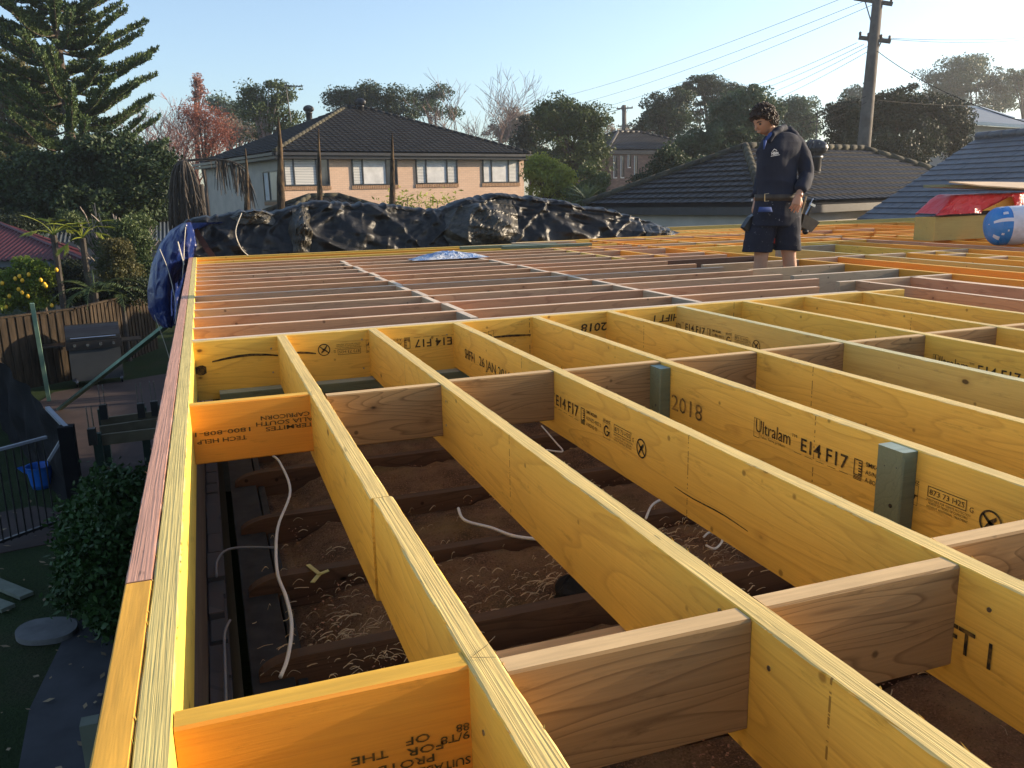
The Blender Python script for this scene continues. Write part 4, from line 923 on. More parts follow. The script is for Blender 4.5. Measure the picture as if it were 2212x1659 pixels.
# --- Norfolk pine
NP = ond(168, 420, 31); NP.z = -3; TP = empty('norfolk_pine', NP, 'tall Norfolk pine with upswept tiers of branches at the top left', 'tree')
Hh = 11.8; mb = MB(); mb.tube([(0, 0, 0), (0, 0, 4), (0, 0, 9), (0, 0, Hh+3.2)], [.26, .2, .13, .03], 9); mb.build('trunk', M['bark'], TP, smooth=True)
rng = np.random.default_rng(5); Q = []; bmb = MB()
def branch(z0, az, L, rise, dip):
    pts = []
    for i in range(15):
        s_ = i/14; r_ = L*s_; z = z0 - dip*math.sin(math.pi*min(1, s_*1.25))*.5 + rise*s_**2.6
        pts.append(Vector((math.cos(az)*r_, math.sin(az)*r_, z)))
    bmb.tube(pts, [.035*(1-.8*i/14)+.004 for i in range(15)], 5)
    side = Vector((-math.sin(az), math.cos(az), 0)); n = int(L*15)
    for j in range(n):
        s_ = .12+.88*j/n; p = cat(pts, s_); q = cat(pts, min(1, s_+.03)); tn = (q-p).normalized()
        l = (.20+.20*rng.random())*(1.25-.45*s_)*(1 if s_ > .2 else .5); sg = 1 if j % 2 else -1
        dr = (tn*.6+side*sg*(.5+.35*rng.random())+Vector((0, 0, .75+.4*rng.random()))).normalized()
        m_ = int(56*l/.35); ss = rng.random(m_)
        c0 = np.array(p)[None]+np.array(dr)[None]*(ss*l)[:, None]+rng.normal(size=(m_, 3))*.022
        dd = np.array(dr)[None]*.7+rng.normal(size=(m_, 3))*.55+np.array([0, 0, .35]); dd /= np.linalg.norm(dd, axis=1, keepdims=True); dd *= .075*rng.uniform(.7, 1.3, (m_, 1))
        w = np.cross(dd, rng.normal(size=(m_, 3))); w /= np.linalg.norm(w, axis=1, keepdims=True)+1e-9; w *= .022
        Q.append(np.stack([c0-w, c0+w, c0+dd+w*.5, c0+dd-w*.5], 1))
z = 4.2; tier = 0
while z < Hh+2.6:
    L = 3.75*(1-((z-3.2)/(Hh+3.4))**1.25)+.25; nb = 6
    if 5.6 < z < 6.6: nb = 3
    for b in range(nb):
        branch(z+rng.normal()*.13, 2*math.pi*b/nb+tier*.55+rng.normal()*.16, L*rng.uniform(.78, 1.12), L*rng.uniform(.17, .27), L*.16)
    z += .43; tier += 1
quads_obj('needles', np.concatenate(Q), LM['pine'], TP); bmb.build('branches', M['bark'], TP)

# ------------------------------------------------------------------ power poles and wires
M['polewood'] = plain('weathered_pole_wood', (.10, .085, .07), .9, .3, 3); M['ins'] = plain('brown_insulator', (.08, .05, .04), .3, spec=.6); M['wire'] = plain('wire', (.012, .012, .012), .8, spec=.1)
def pole(label, base_px, top_px, d, w, arms, ztop_extra=0, base_z=-3.5):
    top = ond(*top_px, d); bt = ond(*base_px, d); v = (top-bt).normalized(); s_ = (base_z-bt.z)/v.z; b = bt+v*s_
    T_ = empty('power_pole', b, label, 'power pole', 'power poles'); mb = MB(); mb.tube([(0, 0, 0), (top-b)*.5, top-b], [w*.62, w*.55, w*.42], 12); mb.build('pole', M['polewood'], T_, smooth=True)
    for (pl, pr) in arms:
        a, c_ = ond(*pl, d*1.004), ond(*pr, d*.996); mb = MB(); mb.bar(a-b, c_-b, .11, .13)
        arm = mb.build('crossarm', M['polewood'], T_); mb = MB(); mid = (a+c_)/2; dn = (bt-top).normalized()
        mb.bar(a.lerp(mid, .55)-b, mid+dn*.75-b, .03, .03); mb.bar(c_.lerp(mid, .55)-b, mid+dn*.75-b, .03, .03); mb.build('brace', M['ins'], arm)
        for k in range(4):
            p = a.lerp(c_, (.04, .3, .7, .96)[k])-b; mb = MB(); mb.lathe([(.02, .06), (.05, .09), (.04, .13), (.055, .16), (.03, .2), (.0, .21)], 8, p); mb.build('insulator', M['ins'], arm, smooth=True)
    return T_
pole('thick dark timber power pole leaning slightly at the upper right', (1865, 325), (1899, -30), 30, .42, [((1855, 81), (1924, 90)), ((1845, -4), (1928, 9))])
pole('small distant power pole above the brown brick house', (1349, 310), (1348, 228), 85, .5, [((1332, 235), (1367, 233)), ((1335, 273), (1365, 271))])
def wire(a, b, da, db, sag=.0, r=.012, lab=''):
    A_, B_ = ond(*a, da), ond(*b, db); pts = []
    for i in range(25): s_ = i/24; p = A_.lerp(B_, s_); p.z -= sag*4*s_*(1-s_); pts.append(p)
    mb = MB(); mb.tube(pts, r, 5); tag(mb.build('power_line', M['wire']), lab, 'wire', 'overhead power lines')
wl = [((1840, -12), (1110, 228), 'uppermost wire crossing the blue sky to the left'), ((1868, 2), (1130, 248), 'second wire down crossing the sky to the left'), ((1886, 10), (1200, 253), 'third wire down running from the pole top'),
      ((1852, 92), (1480, 212), 'upper wire leaving the lower crossarm to the left'), ((1866, 96), (1500, 222), 'second wire leaving the lower crossarm to the left'), ((1875, 100), (1520, 236), 'third wire leaving the lower crossarm'), ((1884, 106), (1540, 250), 'lowest of the wires from the lower crossarm')]
for a, b, lb in wl: wire(a, b, 30, 85, .6, .009, lb)
wire((1905, 82), (2230, 80), 30, 44, .1, .009, 'upper wire running right from the crossarm'); wire((1912, 84), (2230, 84), 30, 44, .15, .009, 'lower wire running right from the crossarm')
wire((1892, 108), (2230, 268), 30, 20, .25, .012, 'thick service cable dropping to the right'); wire((1885, 200), (1690, 268), 30, 28, .15, .010, 'thick cable from the pole towards the builder\'s head')
wire((1885, 212), (1730, 275), 30, 28, .15, .008, 'second cable from the pole towards the small aerial'); wire((1895, 216), (2230, 219), 30, 44, .2, .010, 'dark cable level behind the grey roof')
wire((1340, 236), (1100, 262), 85, 100, .5, .03, 'wire left of the distant pole')

# ------------------------------------------------------------------ far houses
cB = ond(1314, 322, 55); eB = Vector((.98, .2, 0)).normalized()
BH = hip_house('brown_brick_house', 'distant brown brick house with narrow windows beside the small power pole', cB, eB, 9.5, 7.5, 20, 6.0, M['brick_br'], M['tile2'], M['tile2'], wallov=.15, fasc=.25)
w0 = cB+(eB+Vector((-eB.y, eB.x, 0)))*.15-BH.location
for u, w_, z_, h_ in ((.45, .24, -1.75, 1.35), (1.05, .24, -1.75, 1.35), (1.65, .2, -1.1, .8), (2.2, .22, -1.75, 1.35)):
    wn = window(BH, w0, eB, u, z_, w_, h_, (1.,), [M['glass']], sill=False, fr=.03)
    mb = MB(); mb.M = Matrix.Translation(w0) @ frame_of(w0, eB)[0]; mb.box(u-.07, u-.002, -.05, .02, z_-.05, z_+h_); mb.box(u-.07, u+w_, -.05, .02, z_-.1, z_-.052); mb.build('frame', M['whitepaint'], wn)
GR = empty('grey_roof_house', ond(2150, 300, 46), 'house with plain pale grey metal roof and white gutter at the right edge', 'house'); g1 = GR.location.copy()
M['greymetal'] = plain('grey_metal_roof', (.16, .17, .18), .5, .1, 1)
pts = [ond(2042, 227, 52), ond(2116, 233, 52), ond(2190, 256, 47), ond(2260, 258, 46), ond(2260, 274, 43), ond(2092, 264, 43)]
mb = MB(); mb.add([p-g1 for p in pts]+[p-g1-Vector((0, 0, .1)) for p in pts], [tuple(range(6)), tuple(range(11, 5, -1))]); gro2 = mb.build('roof', M['greymetal'], GR)
mb = MB(); mb.bar(ond(2088, 265, 42.9)-g1, ond(2260, 276, 42.9)-g1, .16, .16); mb.bar(ond(2042, 226, 52)-g1, ond(2116, 232, 52)-g1, .12, .12); mb.bar(ond(2116, 232, 52)-g1, ond(2190, 255, 47)-g1, .12, .12); mb.build('gutter', M['whitepaint'], gro2)
a = ond(2094, 270, 43.2)-g1; b = ond(2260, 280, 43.2)-g1; mb = MB(); mb.add([a, b, b-Vector((0, 0, 4)), a-Vector((0, 0, 4)), a+Vector((2, 6, 0)), b+Vector((2, 6, 0)), b+Vector((2, 6, -4)), a+Vector((2, 6, -4))], [(0,1,2,3), (7,6,5,4), (0,4,5,1), (0,3,7,4), (1,5,6,2)]); mb.build('wall', M['render'], GR)
# little aerial between builder and pole
mb = MB(); c0 = ond(1765, 262, 45); mb.tube([c0-Vector((0, 0, 1.2)), c0+Vector((0, 0, .5))], .03, 5); mb.bar(ond(1750, 266, 45), ond(1772, 260, 45), .05, .05); mb.bar(ond(1751, 266, 45), ond(1751, 261, 45), .05, .05)
tag(mb.build('aerial', M['gutter']), 'tiny dark aerial between the builder and the big power pole', 'aerial')

# ------------------------------------------------------------------ printing on the timbers
t = NT('faded_black_ink'); v = t.coords(rnd=False)
t.out(t.mix(t.ramp(t.noise(v, 55, 4, .7), [(.45, 0.), (.68, 1.)]), (.022, .018, .012), (.20, .12, .03)), .7, .2); M['ink'] = t.mat
t = NT('faded_green_ink'); v = t.coords(rnd=False)
t.out(t.mix(t.ramp(t.noise(v, 90, 3, .7), [(.45, 0.), (.68, 1.)]), (.06, .045, .015), (.30, .13, .02)), .7, .2); M['ink2'] = t.mat
t = NT('worn_brown_ink'); v = t.coords(rnd=False)
t.out(t.mix(t.ramp(t.noise(v, 40, 5, .75), [(.40, 0.), (.60, 1.)]), (.07, .05, .02), (.42, .24, .05)), .7, .2); M['ink3'] = t.mat
def glyphs(txt, off=0., spacing=1.):
    cu = bpy.data.curves.new('t', 'FONT'); cu.body = txt; cu.size = 1; cu.offset = off; cu.resolution_u = 2; cu.space_character = spacing
    ob = bpy.data.objects.new('t', cu); C.objects.link(ob); dg = bpy.context.evaluated_depsgraph_get(); dg.update()
    me = bpy.data.meshes.new_from_object(ob.evaluated_get(dg)); vs = [tuple(q.co) for q in me.vertices]; fs = [tuple(p.vertices) for p in me.polygons]
    bpy.data.objects.remove(ob); bpy.data.curves.remove(cu); bpy.data.meshes.remove(me); return vs, fs
class Stamp:
    """flat print on a board face; origin, reading direction and face normal in world axes"""
    def __init__(s, org, right, nrm, parent):
        s.mb = MB(); r_, n_ = Vector(right), Vector(nrm); u_ = n_.cross(r_); s.par = parent
        inv = (Matrix.Translation(parent.location) @ Matrix.Rotation(parent.rotation_euler.z, 4, 'Z')).inverted() if parent else Matrix.Identity(4)
        s.mb.M = inv @ Matrix.Translation(Vector(org)+n_*.0022) @ Matrix((r_, u_, n_)).transposed().to_4x4()
    def text(s, txt, x0, x1, z, h, off=0., slant=0.):
        vs, fs = glyphs(txt, off); xs = [v[0] for v in vs]; a, b = min(xs), max(xs); hh = .70
        s.mb.add([(x0+(v[0]-a)/(b-a)*(x1-x0)+slant*v[1]*h, z+v[1]/hh*h, 0) for v in vs], fs)
    def rect(s, x0, x1, z0, z1): s.mb.add([(x0, z0, 0), (x1, z0, 0), (x1, z1, 0), (x0, z1, 0)], [(0,1,2,3)])
    def frame(s, x0, x1, z0, z1, w=.0018):
        s.rect(x0, x1, z0, z0+w); s.rect(x0, x1, z1-w, z1); s.rect(x0, x0+w, z0+w, z1-w); s.rect(x1-w, x1, z0+w, z1-w)
    def ring(s, cx, cz, r, w, a0=0, a1=360, n=28):
        vs = []
        for i in range(n+1):
            a = R(a0+(a1-a0)*i/n); vs += [(cx+r*math.cos(a), cz+r*math.sin(a), 0), (cx+(r-w)*math.cos(a), cz+(r-w)*math.sin(a), 0)]
        s.mb.add(vs, [(2*i, 2*i+2, 2*i+3, 2*i+1) for i in range(n)])
    def stroke(s, pts, w):
        vs = []
        for i, (x, z) in enumerate(pts):
            ww = w*(.35+.65*math.sin(math.pi*(i+.6)/(len(pts)+.2))); vs += [(x, z-ww/2, 0), (x, z+ww/2, 0)]
        s.mb.add(vs, [(2*i, 2*i+2, 2*i+3, 2*i+1) for i in range(len(pts)-1)])
    def done(s, mat='ink', name='print'): return s.mb.build(name, M[mat], s.par)
def lvl_print(st, s0, zf=lambda z: z, lead=True, cut=9):
    """the maker's line printed on the laminated joists"""
    z = zf
    if lead:
        st.text('Ultralam', s0-.226, s0-.050, z(-.123), .043); st.text('TM', s0-.044, s0-.020, z(-.092), .010)
        st.text('Talon Terra product', s0-.20, s0-.075, z(-.138), .008); st.frame(s0-.236, s0-.205, z(-.142), z(-.078))
    else: st.text('m', s0-.062, s0-.030, z(-.120), .026); st.text('TM', s0-.028, s0-.008, z(-.092), .010)
    st.text('E14 F17', s0, s0+.202, z(-.126), .041, .012)
    for k in range(5): st.rect(s0-.03+k*.05, s0-.03+k*.05+.035, z(-.1385), z(-.1372))
    st.done(name='grade_print'); m_ = st.mb.M; st.mb = MB(); st.mb.M = m_
    a = s0+.226; st.frame(a, a+.032, z(-.130), z(-.083), .003)
    for k in range(5): st.rect(a+.018, a+.029, z(-.126)+k*.008, z(-.126)+k*.008+.004)
    for k in range(3): st.rect(a, a+.032, z(-.142)+k*.004, z(-.142)+k*.004+.0022)
    a = s0+.271; st.text('SMK40289', a, a+.085, z(-.094), .012, .015); st.text('AS/NZS 4357.0', a, a+.118, z(-.117), .013); st.text('A-BOND E0', a, a+.088, z(-.139), .013)
    st.text('JAS-ANZ', s0+.403, s0+.458, z(-.088), .009, .015); st.frame(s0+.405, s0+.456, z(-.145), z(-.091), .0012); st.ring(s0+.430, z(-.118), .019, .006, 40, 360); st.rect(s0+.430, s0+.455, z(-.121), z(-.117))
    st.done(name='standards_print'); st.mb = MB(); st.mb.M = m_
    st.frame(s0+.485, s0+.602, z(-.108), z(-.080), .002); st.text('873 73 H2S', s0+.491, s0+.596, z(-.101), .014); st.text('G', s0+.611, s0+.622, z(-.106), .014)
    st.text('UNSUITABLE FOR TERMITE PROTECTION', s0+.482, s0+.615, z(-.118), .006); st.text('NORTH OF TROPIC OF CAPRICORN', s0+.490, s0+.607, z(-.127), .006); st.text('WITHOUT ADDITIONAL TREATMENT', s0+.484, s0+.609, z(-.136), .006)
    c = s0+.67; st.ring(c, z(-.112), .031, .005); st.stroke([(c-.022, z(-.096)), (c-.008, z(-.108)), (c+.006, z(-.116)), (c+.02, z(-.13))], .010); st.stroke([(c-.016, z(-.132)), (c-.002, z(-.112)), (c+.014, z(-.098))], .014)
def facestamp(k): return Stamp((JX[k], 0, 0), (0, -1, 0), (-1, 0, 0), JO[k])
st = facestamp(2); lvl_print(st, -2.87, lead=False); st.done(name='maker_print')
st = facestamp(2); st.text('SHIFT 1', -4.068, -3.905, -.150, .048, .01); st.text('26 JAN 2018', -3.83, -3.38, -.146, .046, .0); st.done(name='date_print'); st = facestamp(2)
st.text('SHIFT 1', -1.135, -.955, -.160, .048, .012); st.done(name='shift_print'); st = facestamp(2); st.stroke([(-2.0+.05*i, -.17-.003*math.sin(i)) for i in range(8)], .004); st.done(name='scuff_mark')
st = facestamp(3); lvl_print(st, -2.024); st.done(name='maker_print'); st = facestamp(3); st.text('26 JAN 2018', -3.15, -2.57, -.172, .062); st.done('ink3', name='date_print')
st = facestamp(5); lvl_print(st, -4.173); st.done(name='maker_print')
st = facestamp(6); lvl_print(st, -2.60); st.done(name='maker_print')
CB = bpy.data.objects['cross_beam']
st = Stamp((0, YB, 0), (-1, 0, 0), (0, -1, 0), CB)
f = st.mb
# the rotated design: heights measured downwards from z = -.20
class Rot:
    pass
st2 = Stamp((0, YB, -.20), (-1, 0, 0), (0, -1, 0), CB); lvl_print(st2, -1.286, cut=9); st2.done(name='maker_print')
st.text('SHIFT 1', -2.70, -2.50, .045, .04, .02, .2); st.done(name='shift_print'); st = Stamp((0, YB, 0), (-1, 0, 0), (0, -1, 0), CB); st.text('2018', -2.20, -2.04, .062, .045, .02, .2); st.done(name='date_print')
st = Stamp((0, YB, 0), (1, 0, 0), (0, -1, 0), CB)
for kk, (pts_, w__) in enumerate((([(.08, -.102), (.14, -.092), (.20, -.085), (.26, -.083), (.33, -.088), (.39, -.097)], .013), ([(.45, -.090), (.50, -.092), (.54, -.097), (.575, -.103)], .011), ([(1.52, -.094), (1.6, -.093), (1.66, -.095), (1.735, -.098)], .013), ([(.001, -.139), (.02, -.140), (.035, -.139), (.05, -.139)], .05))):
    st = Stamp((0, YB, 0), (1, 0, 0), (0, -1, 0), CB); st.stroke(pts_, w__); st.done(name='ink_smear')
st = Stamp((0, 2.935-T/2, 0), (-1, 0, 0), (0, -1, 0), FB[0])
for txt, x0, x1, z in (('CAPRICORN', -.385, -.222, .062), ('ALIA SOUTH', -.398, -.205, .082), ('TERMITES', -.396, -.235, .102), ('1800-808-1', -.185, -.008, .095), ('TECH HELP', -.172, -.012, .122)):
    st.text(txt, x0, x1, z, .0145, .01)
st.done('ink2')
st = Stamp((0, 1.073-T/2, 0), (-1, 0, 0), (0, -1, 0), NB[0])
for txt, x0, x1, z in (('OF', -.333, -.298, .092), ('THE', -.272, -.220, .103), ('FOR', -.352, -.298, .110), ('TROPIC', -.198, -.095, .112), ('PROTECTION', -.338, -.172, .127), ('88', -.392, -.372, .090), ('9/T8', -.392, -.348, .104), ('TERMITE', -.300, -.175, .145), ('SUITABLE', -.392, -.305, .145)):
    st.text(txt, x0, x1, z, .0125, .012)
st.done('ink2')
# pink pencil marks on a knotty board
M['pinkink'] = plain('fluorescent_pink_marker', (.9, .12, .12), .6, .05)

M['nailhead'] = plain('zinc_nail', (.35, .35, .36), .35, .1, metal=1)
def nails(par, axis, pts, r=.0045):
    for (x, y, z) in pts:
        inv = (Matrix.Translation(par.location) @ Matrix.Rotation(par.rotation_euler.z, 4, 'Z')).inverted(); mb = MB(); mb.M = inv; a = Vector((x, y, z)); n_ = Vector(axis); mb.tube([a-n_*.004, a+n_*.0018], r, 8); mb.build('nail', M['nailhead'], par)
nails(JO[2], (-1, 0, 0), [(JX[2], .97, -.055), (JX[2], 1.115, -.04), (JX[2], 1.11, -.15)])
nails(JO[1], (-1, 0, 0), [(JX[1], .965, -.06), (JX[1], 1.10, -.03), (JX[1], 2.80, -.05), (JX[1], 2.81, -.14)]); nails(JO[0], (-1, 0, 0), [(JX[0]-.0, .99, -.07), (JX[0], 1.0, -.17)], .004)
nails(CB, (0, -1, 0), [(.36, YB, -.06), (.36, YB, -.18), (.81, YB, -.05), (.81, YB, -.2), (1.26, YB, -.06)])
st = Stamp((0, 0, 0), (1, 0, 0), (0, 0, 1), JO[0])
for p_, q_ in (((.402, 1.065), (.437, 1.09)), ((.402, 1.065), (.437, 1.052))): a = Vector((*p_, 0)); b = Vector((*q_, 0)); st.mb.v = st.mb.v; st.stroke([(a.x+(b.x-a.x)*i/4, a.y+(b.y-a.y)*i/4) for i in range(5)], .0016)
st.done(name='pencil_mark')
# green treated packers fixed to the fourth joist
for (y0, y1, zt, lb) in ((2.80, 2.89, -.012, 'upright green treated packer on the fourth joist beside the second block row'), (1.58, 1.67, -.002, 'upright green treated packer on the fourth joist over the printed maker\'s line')):
    X = JX[3]; mb = MB(); c = .004; x0, x1 = X-.047, X-.002
    q = [(x0, y0+c), (x0+c, y0), (x1, y0), (x1, y1), (x0+c, y1), (x0, y1-c)]; n = len(q)
    mb.add([(x, y, zt-.225) for x, y in q]+[(x, y, zt) for x, y in q], [tuple(range(n))[::-1], tuple(range(n, 2*n))]+[(i, (i+1) % n, n+(i+1) % n, n+i) for i in range(n)])
    o = tag(mb.build('packer', M['treated']), lb, 'packer'); mb = MB()
    for (dy, dz) in ((.03, -.15), (.06, -.05), (.02, -.045)): mb.lathe([(.006 if dz < -.1 else .002, 0), (.0, .001)], 8, (0, 0, 0)); mb.v[-16:] = [(x0-.001+v_[2]*-1, y0+dy+v_[0], zt+dz+v_[1]) for v_ in mb.v[-16:]]
    mb.build('nail', M['black'], o)

# ------------------------------------------------------------------ stacked boards, red sheet, bag on the right
M['packyellow'] = lumber('yellow_pack_timber', (.42, .34, .10), (.30, .2, .05), (.6, .45, .15), knots=0, rings=5, ringmix=.1)
timber('stacked_beam', (8.17, 7.93), (10.6, 8.0), .30, .275, 'packyellow', 'deep yellow beam pack lying under the red sheet at the right', 'beam', ztop=.285)
timber('bearer', (8.42, 7.98), (10.6, 8.06), .09, .05, 'darkbrown', 'dark gluts in the gap between yellow pack and red sheet', 'bearer', ztop=.336)
timber('stacked_beam', (8.62, 7.98), (10.6, 8.06), .34, .16, 'lvl', 'orange-tan timber pack wrapped by the red sheet', 'beam', ztop=.497)
t = NT('red_wrap'); v = t.coords(rnd=False); t.bump(t.noise(v, 6, 5, .6, .5), .6, .04); M['redwrap'] = t.out(t.mix(t.noise(v, 3, 3), (.55, .015, .02), (.72, .03, .035)), .45, .5)
mb = MB()
def redtop(u, v):
    x = 8.12+2.5*u; ph = v
    prof = [Vector((0, 7.72, .315)), Vector((0, 7.765, .42)), Vector((0, 7.80, .525)), Vector((0, 7.98, .53)), Vector((0, 8.2, .52)), Vector((0, 8.25, .34))]
    p = cat(prof, v); p.x = x+.25*max(0, v-.1)*(1-u)*1.0
    k = max(0, 1-u*8); p.z = p.z-(p.z-.30)*k**1.3*.9
    if v < .35 and .28 < u: # the sheet is pulled up over the pack, showing timber
        lift = max(0, min(1, (u-.28)/.17))*max(0, 1-max(0, u-.47)/.03) if u < .5 else 0
        p.z = max(p.z, .345+lift*.15); 
    p += Vector((0, -1, .3))*.022*(ridged(Vector((x*3, v*2.5, 3)), 4)-.8)
    return p
mb.grid(redtop, 120, 30); tag(mb.build('red_sheet', M['redwrap']), 'crinkled bright red wrapping sheet over the timber pack at the right', 'sheet')
mb = MB(); A_ = ony(2050, 391, 7.75); pl = [ony(2050, 392, 7.72), ony(2120, 400, 7.60), ony(2183, 404, 7.55), ony(2240, 408, 7.5), ony(2240, 394, 8.6), ony(2150, 392.5, 8.5)]
n = len(pl); mb.add(pl+[p-Vector((0, 0, .014)) for p in pl], [tuple(range(n)), tuple(range(2*n-1, n-1, -1))]+[(i, n+i, n+(i+1) % n, (i+1) % n) for i in range(n)])
M['ply'] = lumber('pale_plywood', (.66, .46, .26), (.4, .25, .12), (.74, .52, .30), knots=.2); tag(mb.build('plywood_sheet', M['ply']), 'pale plywood sheet curling on top of the red covered pack', 'plywood')
mb = MB(); a = ony(2018, 401.8, 7.9); b = ony(2245, 410, 8.05); mb.bar(a, b, .30, .032); tag(mb.build('loose_board', M['treated']), 'grey-green treated board sticking out left under the plywood sheet', 'board')
# bag
t = NT('white_bag_plastic'); v = t.coords(rnd=False); t.bump(t.noise(v, 8, 5, .65, .8), .7, .03); M['bagwhite'] = t.out(t.mix(t.ramp(t.noise(v, 5, 5, .6), [(.5, 0.), (.75, .6)]), (.62, .64, .70), (.34, .32, .30)), .4, .5)
t = NT('blue_bag_print'); v = t.coords(rnd=False); t.bump(t.noise(v, 8, 5, .65, .8), .7, .03); M['bagblue'] = t.out(t.mix(t.noise(v, 9, 4), (.015, .16, .48), (.03, .24, .62)), .4, .5)
BC = ond(2150, 488, 9.25); ax = Vector((.90, -.42, .02)).normalized(); bs = Vector((.42, .90, 0)).normalized(); bu = ax.cross(bs)
BG_ = empty('bag', BC+Vector((0, 0, -.2)), 'long plastic bag, white with bright blue printed end, lying before the yellow pack', 'bag')
def bagpt(s_, a, r0=.215, push=0.):
    """s_ along the bag, a around"""
    if s_ < .16: r_ = r0*math.sqrt(max(0, 1-((.16-s_)/.16)**2.6)); 
    else: r_ = r0
    r_ *= 1+.035*math.sin(3*a+s_*6)+.02*mn.noise(Vector((s_*8, math.cos(a)*2, math.sin(a)*2)))
    q = bs*math.cos(a)*r_*1.0 + bu*math.sin(a)*r_*.97
    return ax*(s_-.10) + q + Vector((0, 0, .2)) + (q.normalized()*push if r_ > .01 else -ax*push)
def bagseg(s0, s1, n=24):
    m_ = MB(); m_.grid(lambda u, v: bagpt(s0+(s1-s0)*v, 2*math.pi*u), 40, n); return m_
bagseg(0, .215).build('printed_end', M['bagblue'], BG_, smooth=True); bagseg(.215, 1.15, 30).build('sack', M['bagwhite'], BG_, smooth=True)
def patch(s0, s1, a0, a1, mat, n=8):
    m_ = MB(); m_.grid(lambda u, v: bagpt(s0+(s1-s0)*v, a0+(a1-a0)*u, push=.003), n, n); return m_.build('printed_mark', mat, BG_, smooth=True)
for args in ((.004, .205, 2.70, 2.88), (.195, .215, 0, 6.283, ), (.035, .085, 3.75, 4.0), (.10, .15, 1.7, 1.95), (.09, .115, 3.5, 3.62), (.14, .158, 3.3, 3.4), (.10, .15, 2.35, 2.5)): patch(*args[:4], M['bagwhite'], 40 if args[3] > 6 else 8)

# ------------------------------------------------------------------ dead palm and charred stakes
M['frond'] = plain('dead_frond', (.060, .048, .038), .9, .35, 9); M['palmtrunk'] = plain('palm_trunk', (.05, .042, .035), .95, .35, 6)
pb = ond(405, 420, 26); pb.z = -3; DP = empty('dead_palm', pb, 'dead palm with grey fronds hanging straight down, left of the brick house', 'palm')
mb = MB(); mb.tube([(0, 0, 0), (.05, 0, 2.5), (.0, 0, 4.9)], [.2, .17, .14], 10); mb.tube([(.35, .3, 0), (.4, .3, 2.4), (.42, .2, 4.2)], [.12, .1, .08], 8); mb.build('trunk', M['palmtrunk'], DP, smooth=True)
rn = random.Random(3)
for k in range(26):
    a = k*.2417+rn.random()*.3; L = rn.uniform(.22, .62) if k not in (1, 25) else 1.9; mb = MB(); pts = []
    drop = rn.uniform(2.2, 4.2) if L < 1 else .9
    for i in range(9):
        s_ = i/8; r_ = L*(1-(1-s_)**2.2); pts.append(Vector((r_*math.cos(a), r_*math.sin(a), 4.9+.28*math.sin(s_*2.2)-drop*s_**1.5)))
    mb.tube(pts, [.03*(1-s_/10)+.006 for s_ in range(9)], 5)
    for j in range(70):
        s_ = rn.uniform(.22, 1); p = cat(pts, s_); l = rn.uniform(.4, 1.1); w = rn.uniform(.010, .028); q = p+Vector((rn.gauss(0, .07), rn.gauss(0, .07), -l)); sx_ = Vector((math.cos(j), math.sin(j), 0))*w
        mb.add([p-sx_, p+sx_, q+sx_*.4, q-sx_*.4], [(0,1,2,3)])
    mb.build('frond', M['frond'], DP)
M['char'] = None
t = NT('charred_post'); v = t.coords((1, 1, .35), rnd=True); t.bump(t.noise(v, 14, 4), .8, .03); M['char'] = t.out(t.mix(t.ramp(t.noise(v, 9, 5, .7), [(.42, 0.), (.66, 1.)]), (.018, .013, .010), (.13, .085, .045)), .9, .2)
for (tp_, bt_, w, lb) in (((530, 321), (534, 460), 11, 'shortest pointed dark stake at the left, before the grey side wall'), ((601, 252), (609, 470), 14, 'tallest pointed dark stake, at the house corner'),
                          ((688, 278), (692, 460), 10, 'pointed dark stake before the first front window'), ((847, 287), (848, 460), 12, 'pointed dark stake before the second front window')):
    d = 17; top = ond(*tp_, d); bt2 = ond(*bt_, d); s_ = (-3-top.z)/(bt2.z-top.z); bb = top+(bt2-top)*s_; wr = w*1.2*d/FPX/2; mb = MB(); L_ = (top-bb).length; pts = []; rs = []
    for i in range(26):
        k = i/25; p = bb.lerp(top, k); p = p-bb+Vector((.03*mn.noise(Vector((k*4, w, 0))), 0, 0)); dt = (1-k)*L_; pts.append(p); rs.append(wr*(1 if dt > 1.35 else .18+.82*(dt/1.35)**.8)*(1+.22*mn.noise(Vector((k*22, w, 1)))))
    mb.tube(pts, rs, 9); o = mb.build('pointed_stake', M['char'], smooth=True, loc=bb); tag(o, lb, 'stake', 'dark pointed stakes before the brick house')
# ginger-like weeds behind the tarp
rng = np.random.default_rng(77)
WB = ond(905, 470, 20); WT = empty('weeds', Vector((WB.x, WB.y, -3)), 'yellowish leafy weeds poking up behind the black sheet', 'weeds'); cs = []
mb = MB()
for px, py in ((855, 430), (880, 424), (870, 436), (905, 434), (930, 440), (960, 436), (975, 432), (840, 438), (890, 440), (945, 430)):
    p = np.array(ond(px, py+4, 20)); cs.append(p+rng.normal(size=(34, 3))*np.array([.16, .2, .13])); mb.tube([Vector(p)-WT.location-Vector((0, 0, 2.5)), Vector(p)-WT.location], .012, 4)
mb.build('stems', M['twig'], WT); quads_obj('leaves', leaves(rng, np.concatenate(cs), .06, .3), LM['lime'], WT, WT.location)

